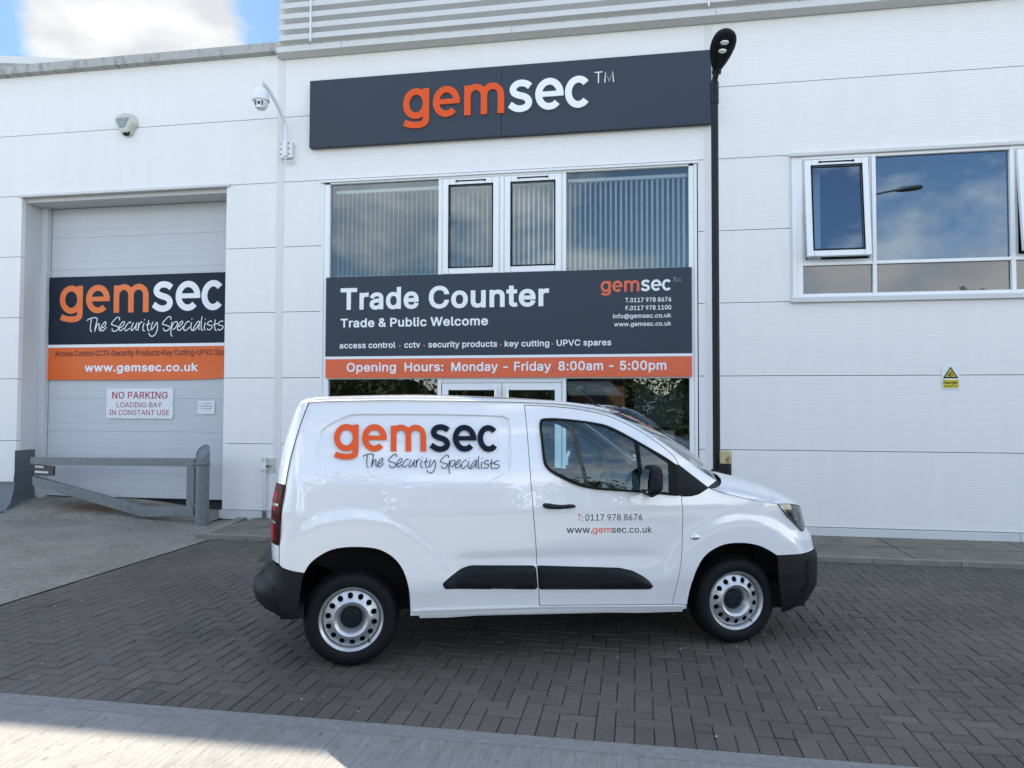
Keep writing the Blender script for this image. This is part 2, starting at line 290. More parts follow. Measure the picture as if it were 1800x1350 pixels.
def roadmat():
    m, N, L = newmat('brushed_concrete_road'); o = N.new('ShaderNodeOutputMaterial'); p = N.new('ShaderNodeBsdfPrincipled'); L.new(p.outputs[0], o.inputs[0]); p.inputs['Roughness'].default_value = 0.8
    tc = N.new('ShaderNodeTexCoord')
    def noise(sc, det, mapscale=None, rough=0.6, rz=0):
        n = N.new('ShaderNodeTexNoise'); n.inputs['Scale'].default_value = sc; n.inputs['Detail'].default_value = det; n.inputs['Roughness'].default_value = rough
        if mapscale:
            mm = N.new('ShaderNodeMapping'); mm.inputs['Scale'].default_value = mapscale; mm.inputs['Rotation'].default_value = (0, 0, rz); L.new(tc.outputs['Object'], mm.inputs[0]); L.new(mm.outputs[0], n.inputs[0])
        else: L.new(tc.outputs['Object'], n.inputs[0])
        return n
    br = noise(1.0, 8, (60, 3.4, 1), 0.8, radians(-6)); pit = noise(1.0, 6, (34, 9, 1), .7, radians(-6)); bl = noise(1.2, 6); gr = noise(160, 3); bl2 = noise(9, 5)
    r = N.new('ShaderNodeValToRGB'); r.color_ramp.elements[0].position = 0.30; r.color_ramp.elements[0].color = (0.10, 0.10, 0.096, 1); r.color_ramp.elements[1].position = 0.62; r.color_ramp.elements[1].color = (0.285, 0.28, 0.265, 1)
    a = N.new('ShaderNodeMath'); a.operation = 'MULTIPLY_ADD'; a.inputs[1].default_value = 0.65; L.new(br.outputs['Fac'], a.inputs[0])
    b = N.new('ShaderNodeMath'); b.operation = 'MULTIPLY'; b.inputs[1].default_value = 0.22; L.new(bl.outputs['Fac'], b.inputs[0])
    c = N.new('ShaderNodeMath'); c.operation = 'MULTIPLY_ADD'; c.inputs[1].default_value = 0.14; L.new(bl2.outputs['Fac'], c.inputs[0]); L.new(b.outputs[0], c.inputs[2])
    L.new(c.outputs[0], a.inputs[2]); L.new(a.outputs[0], r.inputs[0]); pr = N.new('ShaderNodeValToRGB'); pr.color_ramp.elements[0].position = 0.30; pr.color_ramp.elements[0].color = (.30, .30, .30, 1); pr.color_ramp.elements[1].position = 0.42; pr.color_ramp.elements[1].color = (1, 1, 1, 1); L.new(pit.outputs['Fac'], pr.inputs[0])
    pm = N.new('ShaderNodeMixRGB'); pm.blend_type = 'MULTIPLY'; pm.inputs[0].default_value = 1; L.new(r.outputs[0], pm.inputs[1]); L.new(pr.outputs[0], pm.inputs[2]); L.new(pm.outputs[0], p.inputs['Base Color'])
    s = N.new('ShaderNodeMath'); s.operation = 'MULTIPLY_ADD'; s.inputs[1].default_value = 0.35; L.new(gr.outputs['Fac'], s.inputs[0]); L.new(br.outputs['Fac'], s.inputs[2])
    bp = N.new('ShaderNodeBump'); bp.inputs['Strength'].default_value = 0.9; bp.inputs['Distance'].default_value = 0.012; L.new(s.outputs[0], bp.inputs['Height']); L.new(bp.outputs[0], p.inputs['Normal'])
    return m
MAT['road'] = roadmat()
def blockmat():
    m, N, L = newmat('concrete_block_paving'); o = N.new('ShaderNodeOutputMaterial'); p = N.new('ShaderNodeBsdfPrincipled'); L.new(p.outputs[0], o.inputs[0]); p.inputs['Roughness'].default_value = 0.72
    at = N.new('ShaderNodeVertexColor'); at.layer_name = 'tone'
    tc = N.new('ShaderNodeTexCoord')
    n = N.new('ShaderNodeTexNoise'); n.inputs['Scale'].default_value = 75; n.inputs['Detail'].default_value = 4; n.inputs['Roughness'].default_value = .8; L.new(tc.outputs['Object'], n.inputs[0])
    r = N.new('ShaderNodeValToRGB'); r.color_ramp.elements[0].position = 0.60; r.color_ramp.elements[1].position = 0.70; L.new(n.outputs['Fac'], r.inputs[0])
    big = N.new('ShaderNodeTexNoise'); big.inputs['Scale'].default_value = 0.9; big.inputs['Detail'].default_value = 6; L.new(tc.outputs['Object'], big.inputs[0])
    mul = N.new('ShaderNodeMixRGB'); mul.blend_type = 'MULTIPLY'; mul.inputs[0].default_value = 1.0
    rb = N.new('ShaderNodeValToRGB'); rb.color_ramp.elements[0].position = 0.3; rb.color_ramp.elements[0].color = (0.72, 0.74, 0.72, 1); rb.color_ramp.elements[1].position = 0.7; rb.color_ramp.elements[1].color = (1.25, 1.22, 1.2, 1); L.new(big.outputs['Fac'], rb.inputs[0])
    gr = N.new('ShaderNodeTexNoise'); gr.inputs['Scale'].default_value = 48; gr.inputs['Detail'].default_value = 4; gr.inputs['Roughness'].default_value = .75; L.new(tc.outputs['Object'], gr.inputs[0])
    rg_ = N.new('ShaderNodeValToRGB'); rg_.color_ramp.elements[0].position = .3; rg_.color_ramp.elements[0].color = (.68, .68, .68, 1); rg_.color_ramp.elements[1].position = .7; rg_.color_ramp.elements[1].color = (1.3, 1.3, 1.3, 1); L.new(gr.outputs['Fac'], rg_.inputs[0])
    m0 = N.new('ShaderNodeMixRGB'); m0.blend_type = 'MULTIPLY'; m0.inputs[0].default_value = 1; L.new(at.outputs['Color'], m0.inputs[1]); L.new(rg_.outputs[0], m0.inputs[2])
    L.new(m0.outputs[0], mul.inputs[1]); L.new(rb.outputs[0], mul.inputs[2])
    mx = N.new('ShaderNodeMixRGB'); L.new(r.outputs[0], mx.inputs[0]); L.new(mul.outputs[0], mx.inputs[1]); mx.inputs[2].default_value = (0.24, 0.23, 0.215, 1)
    sxyz = N.new('ShaderNodeSeparateXYZ'); L.new(tc.outputs['Object'], sxyz.inputs[0])
    yk = N.new('ShaderNodeMapRange'); yk.inputs[1].default_value = -2.9; yk.inputs[2].default_value = -1.5; yk.inputs[3].default_value = 0; yk.inputs[4].default_value = .75; L.new(sxyz.outputs['Y'], yk.inputs[0])
    mo = N.new('ShaderNodeMath'); mo.operation = 'MULTIPLY'; mo.use_clamp = True; L.new(yk.outputs[0], mo.inputs[0]); L.new(big.outputs['Fac'], mo.inputs[1])
    gx = N.new('ShaderNodeMixRGB'); L.new(mo.outputs[0], gx.inputs[0]); L.new(mx.outputs[0], gx.inputs[1]); gx.inputs[2].default_value = (.055, .066, .034, 1)
    L.new(gx.outputs[0], p.inputs['Base Color'])
    n2 = N.new('ShaderNodeTexNoise'); n2.inputs['Scale'].default_value = 140; n2.inputs['Detail'].default_value = 4; L.new(tc.outputs['Object'], n2.inputs[0])
    bp = N.new('ShaderNodeBump'); bp.inputs['Strength'].default_value = 0.7; bp.inputs['Distance'].default_value = 0.004; L.new(n2.outputs['Fac'], bp.inputs['Height']); L.new(bp.outputs[0], p.inputs['Normal'])
    return m
MAT['block'] = blockmat()
MAT['sand'] = pbsdf('jointing_sand', (0.022, 0.022, 0.02), 0.9, var=0.3, vscale=20)
# van
MAT['paint'] = pbsdf('white_van_paint', (0.70, 0.71, 0.72), 0.25, coat=1.0, coatrough=0.015, spec=0.4)
MAT['trim'] = pbsdf('black_textured_plastic', (0.0075, 0.009, 0.011), 0.5, spec=0.2, bump=0.08, bscale=300)
MAT['gloss'] = pbsdf('black_rubber_seal', (0.004, 0.0045, 0.005), 0.5, spec=0.15)
MAT['vglass'] = glassmat('tinted_van_glass', (0.72, 0.88, 0.90), 0.02, (.9, 1, 1), 1.0)
MAT['wglass'] = glassmat('van_windscreen_glass', (0.50, 0.62, 0.64), 0.05, (1, 1, 1), 1.3)
MAT['tyre'] = pbsdf('tyre_rubber', (0.006, 0.007, 0.0085), 0.65, spec=0.2, var=0.2, vscale=20, bump=0.1, bscale=150)
MAT['rim'] = pbsdf('silver_steel_rim', (0.50, 0.51, 0.52), 0.36, metal=0.75, var=0.10, vscale=14)
MAT['hub'] = pbsdf('dark_hub_plastic', (0.010, 0.013, 0.016), 0.5, spec=0.2)
MAT['well'] = pbsdf('wheel_well_felt', (0.008, 0.008, 0.009), 0.9)
MAT['seat'] = pbsdf('grey_seat_cloth', (0.05, 0.055, 0.06), 0.85)
MAT['cab'] = pbsdf('grey_cab_plastic', (0.10, 0.11, 0.115), 0.6)
MAT['redlens'] = pbsdf('red_lamp_lens', (0.40, 0.004, 0.012), 0.25, spec=0.1)
MAT['darkred'] = pbsdf('smoked_red_lamp_lens', (0.045, 0.003, 0.005), 0.25, spec=0.08)
MAT['chrome'] = pbsdf('bright_lamp_metal', (0.75, 0.77, 0.78), 0.15, metal=0.9)
MAT['lampblack'] = pbsdf('headlamp_black_bezel', (0.010, 0.013, 0.015), 0.12, coat=0.8)
MAT['hlglass'] = glassmat('headlamp_clear_cover', (0.88, 0.95, 0.94), 0.05, (1, 1, 1), 1.4)
MAT['mirror'] = pbsdf('mirror_glass', (0.85, 0.88, 0.9), 0.01, metal=1.0)
MAT['brick'] = pbsdf('red_brown_brick', (0.13, 0.07, 0.04), 0.85, var=0.3, vscale=6, bump=0.2)
MAT['leaf'] = pbsdf('dark_foliage', (0.05, 0.075, 0.03), 0.7, var=0.5, vscale=3)
MAT['bark'] = pbsdf('bark', (0.08, 0.06, 0.045), 0.9)

# --- 2D shapes
def seg_dist(P, poly):
    P = np.asarray(P, float); A = np.asarray(poly, float); B = np.roll(A, -1, 0); d = np.full(len(P), 1e9)
    for a, b in zip(A, B):
        ab = b - a; l2 = (ab @ ab) + 1e-12; t = np.clip(((P - a) @ ab) / l2, 0, 1); q = a + t[:, None] * ab
        d = np.minimum(d, np.hypot(P[:, 0] - q[:, 0], P[:, 1] - q[:, 1]))
    return d
def inside(P, poly):
    P = np.asarray(P, float); A = np.asarray(poly, float); B = np.roll(A, -1, 0); c = np.zeros(len(P), bool)
    for a, b in zip(A, B):
        k = (a[1] > P[:, 1]) != (b[1] > P[:, 1])
        if k.any():
            xx = (b[0]-a[0]) * (P[:, 1]-a[1]) / ((b[1]-a[1]) if b[1] != a[1] else 1e-12) + a[0]; c ^= k & (P[:, 0] < xx)
    return c
def resample(poly, step):
    o = []
    for i, a in enumerate(poly):
        b = poly[(i+1) % len(poly)]; n = max(1, int(math.ceil(hypot(b[0]-a[0], b[1]-a[1]) / step)))
        for k in range(n): o.append((a[0] + (b[0]-a[0])*k/n, a[1] + (b[1]-a[1])*k/n))
    return o
def area(p): return 0.5 * sum(p[i][0]*p[(i+1) % len(p)][1] - p[(i+1) % len(p)][0]*p[i][1] for i in range(len(p)))
def shrink(poly, d):
    s = 1 if area(poly) > 0 else -1; o = []; n = len(poly)
    for i in range(n):
        a, b, c = poly[i-1], poly[i], poly[(i+1) % n]
        e1 = Vector((b[0]-a[0], b[1]-a[1])); e2 = Vector((c[0]-b[0], c[1]-b[1]))
        if e1.length < 1e-9 or e2.length < 1e-9: o.append(b); continue
        n1 = Vector((-e1.y, e1.x)).normalized()*s; n2 = Vector((-e2.y, e2.x)).normalized()*s
        m = n1 + n2; l = m.length
        if l < 0.3: o.append(b); continue
        m /= l; k = d / max(0.35, m.dot(n1)); o.append((b[0] + m.x*k, b[1] + m.y*k))
    return o
def cround(poly, r, n=5):
    """round the corners of a polygon"""
    o = []; N_ = len(poly)
    for i in range(N_):
        a, b, c = Vector(poly[i-1]), Vector(poly[i]), Vector(poly[(i+1) % N_])
        u = (a-b); v = (c-b); rr = min(r, u.length*0.45, v.length*0.45); p = b + u.normalized()*rr; q = b + v.normalized()*rr
        for k in range(n+1):
            t = k/n; o.append(tuple((1-t)**2*p + 2*t*(1-t)*b + t*t*q))
    return o
def catmull(pts, k=6, closed=False):
    P = [Vector(p) for p in pts]; n = len(P); o = []
    if n < 3 and not closed: return [tuple(p) for p in P]
    rng = range(n) if closed else range(n-1)
    for i in rng:
        p0 = P[(i-1) % n] if closed or i > 0 else 2*P[0]-P[1]; p1 = P[i]; p2 = P[(i+1) % n]; p3 = P[(i+2) % n] if closed or i+2 < n else 2*P[-1]-P[-2]
        for j in range(k):
            t = j/k; o.append(tuple(0.5*((2*p1) + (p2-p0)*t + (2*p0-5*p1+4*p2-p3)*t*t + (3*p1-p0-3*p2+p3)*t**3)))
    if not closed: o.append(tuple(P[-1]))
    return o
def cdt(pts, edges):
    r = delaunay_2d_cdt([Vector(p) for p in pts], edges, [], 0, 1e-7)
    return [(v.x, v.y) for v in r[0]], [tuple(f) for f in r[2]]
def fill(outer, holes=(), loops=(), spacing=None):
    """triangles filling a polygon with holes, with extra inner loops and a regular grid of inner points"""
    pts = []; ed = []
    for lp in [outer] + list(holes) + list(loops):
        b = len(pts); n = len(lp); pts += list(lp); ed += [(b+i, b+(i+1) % n) for i in range(n)]
    if spacing:
        xs = [p[0] for p in outer]; zs = [p[1] for p in outer]
        gx = np.arange(math.floor(min(xs)/spacing)*spacing, max(xs), spacing); gz = np.arange(math.floor(min(zs)/spacing)*spacing, max(zs), spacing)
        G = np.array([(x, z) for x in gx for z in gz])
        if len(G):
            k = inside(G, outer) & (seg_dist(G, outer) > 0.45*spacing)
            for h in holes: k &= ~inside(G, h) & (seg_dist(G, h) > 0.45*spacing)
            for l_ in loops: k &= seg_dist(G, l_) > 0.35*spacing
            pts += [tuple(g) for g in G[k]]
    V, T = cdt(pts, ed)
    Cn = np.array([[sum(V[i][0] for i in t)/3, sum(V[i][1] for i in t)/3] for t in T])
    k = inside(Cn, outer)
    for h in holes: k &= ~inside(Cn, h)
    T = [t for t, q in zip(T, k) if q]
    T = [t if area([V[i] for i in t]) > 0 else t[::-1] for t in T]
    return V, T
def ribbon(path, w_):
    """outline quads of a pen stroke"""
    P = [Vector(p) for p in path]; n = len(P); Lf = []; Rt = []
    for i in range(n):
        t = (P[min(i+1, n-1)] - P[max(i-1, 0)]).normalized(); nn = Vector((-t.y, t.x)) * (w_/2); Lf.append(P[i]+nn); Rt.append(P[i]-nn)
    return [[tuple(Lf[i]), tuple(Lf[i+1]), tuple(Rt[i+1]), tuple(Rt[i])] for i in range(n-1)]
def union(quads):
    """one flat mesh covering the union of many convex outlines"""
    pts = []; ed = []
    for q in quads:
        b = len(pts); pts += q; ed += [(b+i, b+(i+1) % len(q)) for i in range(len(q))]
    V, T = cdt(pts, ed)
    Cn = np.array([[sum(V[i][0] for i in t)/3, sum(V[i][1] for i in t)/3] for t in T]); k = np.zeros(len(T), bool)
    for q in quads: k |= inside(Cn, q)
    T = [t if area([V[i] for i in t]) > 0 else t[::-1] for t, g in zip(T, k) if g]
    return V, T
def arc(cx, cy, rx, ry, a0, a1, n=22): return [(cx + rx*cos(radians(a0 + (a1-a0)*i/n)), cy + ry*sin(radians(a0 + (a1-a0)*i/n))) for i in range(n+1)]

# --- the rounded six-letter wordmark, drawn stroke by stroke (x-height = 1)
SW = 0.212
def letter_strokes():
    def sh(p, dx): return [(x+dx, y) for x, y in p]
    g = [(arc(0.447, 0.50, 0.335, 0.398, 0, 360, 40), SW), ([(0.783, 0.985), (0.783, 0.5), (0.783, 0.02)], SW),
         (catmull([(0.783, 0.05), (0.77, -0.085), (0.70, -0.165), (0.56, -0.20), (0.40, -0.203), (0.22, -0.172), (0.055, -0.112)], 5), SW)]
    e = [(arc(0.45, 0.5, 0.342, 0.40, -2, 316, 40), SW), ([(0.12, 0.5), (0.898, 0.5)], 0.165)]
    m = [([(0.113, 0), (0.113, 0.965)], SW), ([(0.655, 0), (0.655, 0.62)], SW*0.98), ([(1.207, 0), (1.207, 0.62)], SW),
         ([(0.113, 0.45)] + arc(0.384, 0.595, 0.271, 0.305, 180, 0, 26) + [(0.655, 0.45)], SW*0.96), ([(0.655, 0.45)] + arc(0.931, 0.595, 0.276, 0.305, 180, 0, 26) + [(1.207, 0.45)], SW*0.96)]
    sp = [(1192, 160), (1160, 137), (1115, 127), (1072, 138), (1045, 170), (1050, 205), (1085, 229), (1130, 243), (1165, 262), (1182, 295), (1170, 328), (1140, 346), (1100, 351), (1060, 340), (1016, 310)]
    s = [(catmull([((x-1000)/272, (375-y)/272) for x, y in sp], 5), SW)]
    c = [(arc(0.42, 0.5, 0.315, 0.40, 42, 318, 34), SW)]
    gem = [(sh(p, 0), w_) for p, w_ in g] + [(sh(p, 1.011), w_) for p, w_ in e] + [(sh(p, 2.047), w_) for p, w_ in m]
    sec = [(sh(p, 3.484), w_) for p, w_ in s] + [(sh(p, 4.356), w_) for p, w_ in e] + [(sh(p, 5.30), w_) for p, w_ in c]
    return gem, sec
_g, _s = letter_strokes()
GEM = union([q for p, w_ in _g for q in ribbon(p, w_)]); SEC = union([q for p, w_ in _s for q in ribbon(p, w_)])
LOGO_W = 6.11
TM = union([q for p in ([(0, 1), (0.62, 1)], [(0.31, 1), (0.31, 0)], [(0.80, 0), (0.86, 1), (1.14, 0.1), (1.42, 1), (1.48, 0)]) for q in ribbon(p, 0.085)])

# --- the handwritten line
def script_strokes():
    A = ["100,200 160,165 230,138 300,130 365,150", "220,160 208,240 200,330 205,420 225,455 245,465", "365,145 345,250 325,360 315,460", "315,440 345,350 375,285 405,270 418,300 415,360 425,420 445,440",
         "470,380 530,350 575,290 580,240 555,230 500,290 462,370 465,430 500,440 550,410 600,350", "905,190 915,150 890,120 840,130 760,210 715,280 760,305 840,325 885,350 890,390 850,435 790,450 745,425 740,380",
         "930,370 1000,320 1040,260 1030,225 990,230 930,310 915,380 930,430 970,425 1030,370", "1190,260 1180,230 1140,245 1080,320 1050,390 1065,430 1110,425 1170,370", "1260,240 1220,330 1205,400 1230,430 1280,370 1330,280 1340,240", "1335,260 1320,350 1330,410 1355,415",
         "1385,240 1380,330 1378,430", "1378,380 1400,290 1440,230 1475,235", "1520,245 1495,320 1490,390 1510,430 1540,430", "1518,163 1526,187", "1630,185 1605,290 1605,370 1625,425 1660,425", "1565,300 1620,277 1670,265",
         "1735,220 1700,310 1690,390 1710,405 1760,340 1825,230", "1830,230 1845,330 1835,430 1790,520 1720,560 1660,530 1635,480"]
    B = ["370,180 385,140 350,100 290,130 210,210 170,270 190,295 270,315 335,340 355,370 330,415 270,450 215,435 195,380", "410,225 395,320 385,440 395,550 430,575", "395,400 420,310 470,240 520,225 545,250 530,320 480,390 430,415",
         "570,350 640,310 680,240 660,215 610,250 560,330 550,400 580,435 640,410 700,340", "850,240 830,215 790,230 730,300 705,380 720,430 770,430 850,350", "905,240 885,320 885,390 910,430 940,430", "903,150 911,173", "1100,225 1060,220 990,310 940,410 960,435 1030,370 1100,260", "1110,220 1085,320 1080,390 1110,415",
         "1165,100 1145,200 1140,320 1150,410 1185,440", "1245,240 1220,330 1220,400 1245,430", "1243,148 1251,171", "1410,235 1380,205 1330,230 1290,280 1330,305 1390,315 1410,345 1385,395 1320,420 1285,385", "1495,175 1475,280 1475,370 1495,425 1530,425", "1430,300 1500,278 1560,265",
         "1685,225 1650,205 1590,240 1560,290 1600,310 1660,320 1685,350 1650,400 1590,425 1560,390"]
    o = []
    for lst, ox, sc in ((A, 145, 13.846), (B, 275, 14.4)):
        for st in lst:
            o.append(catmull([(ox + float(a.split(',')[0])/sc, 548 + float(a.split(',')[1])/sc) for a in st.split()], 4))
    # unit box: x 0..1 from first to last letter; y up from the baseline, same unit
    return [[((x-152.2)/239.8, (580.5 - 0.021*(x-152.2) - y)/239.8) for x, y in s] for s in o]
SCRIPT_S = script_strokes()
def script_mesh(wd): return union([q for s in SCRIPT_S for q in ribbon(s, wd)])

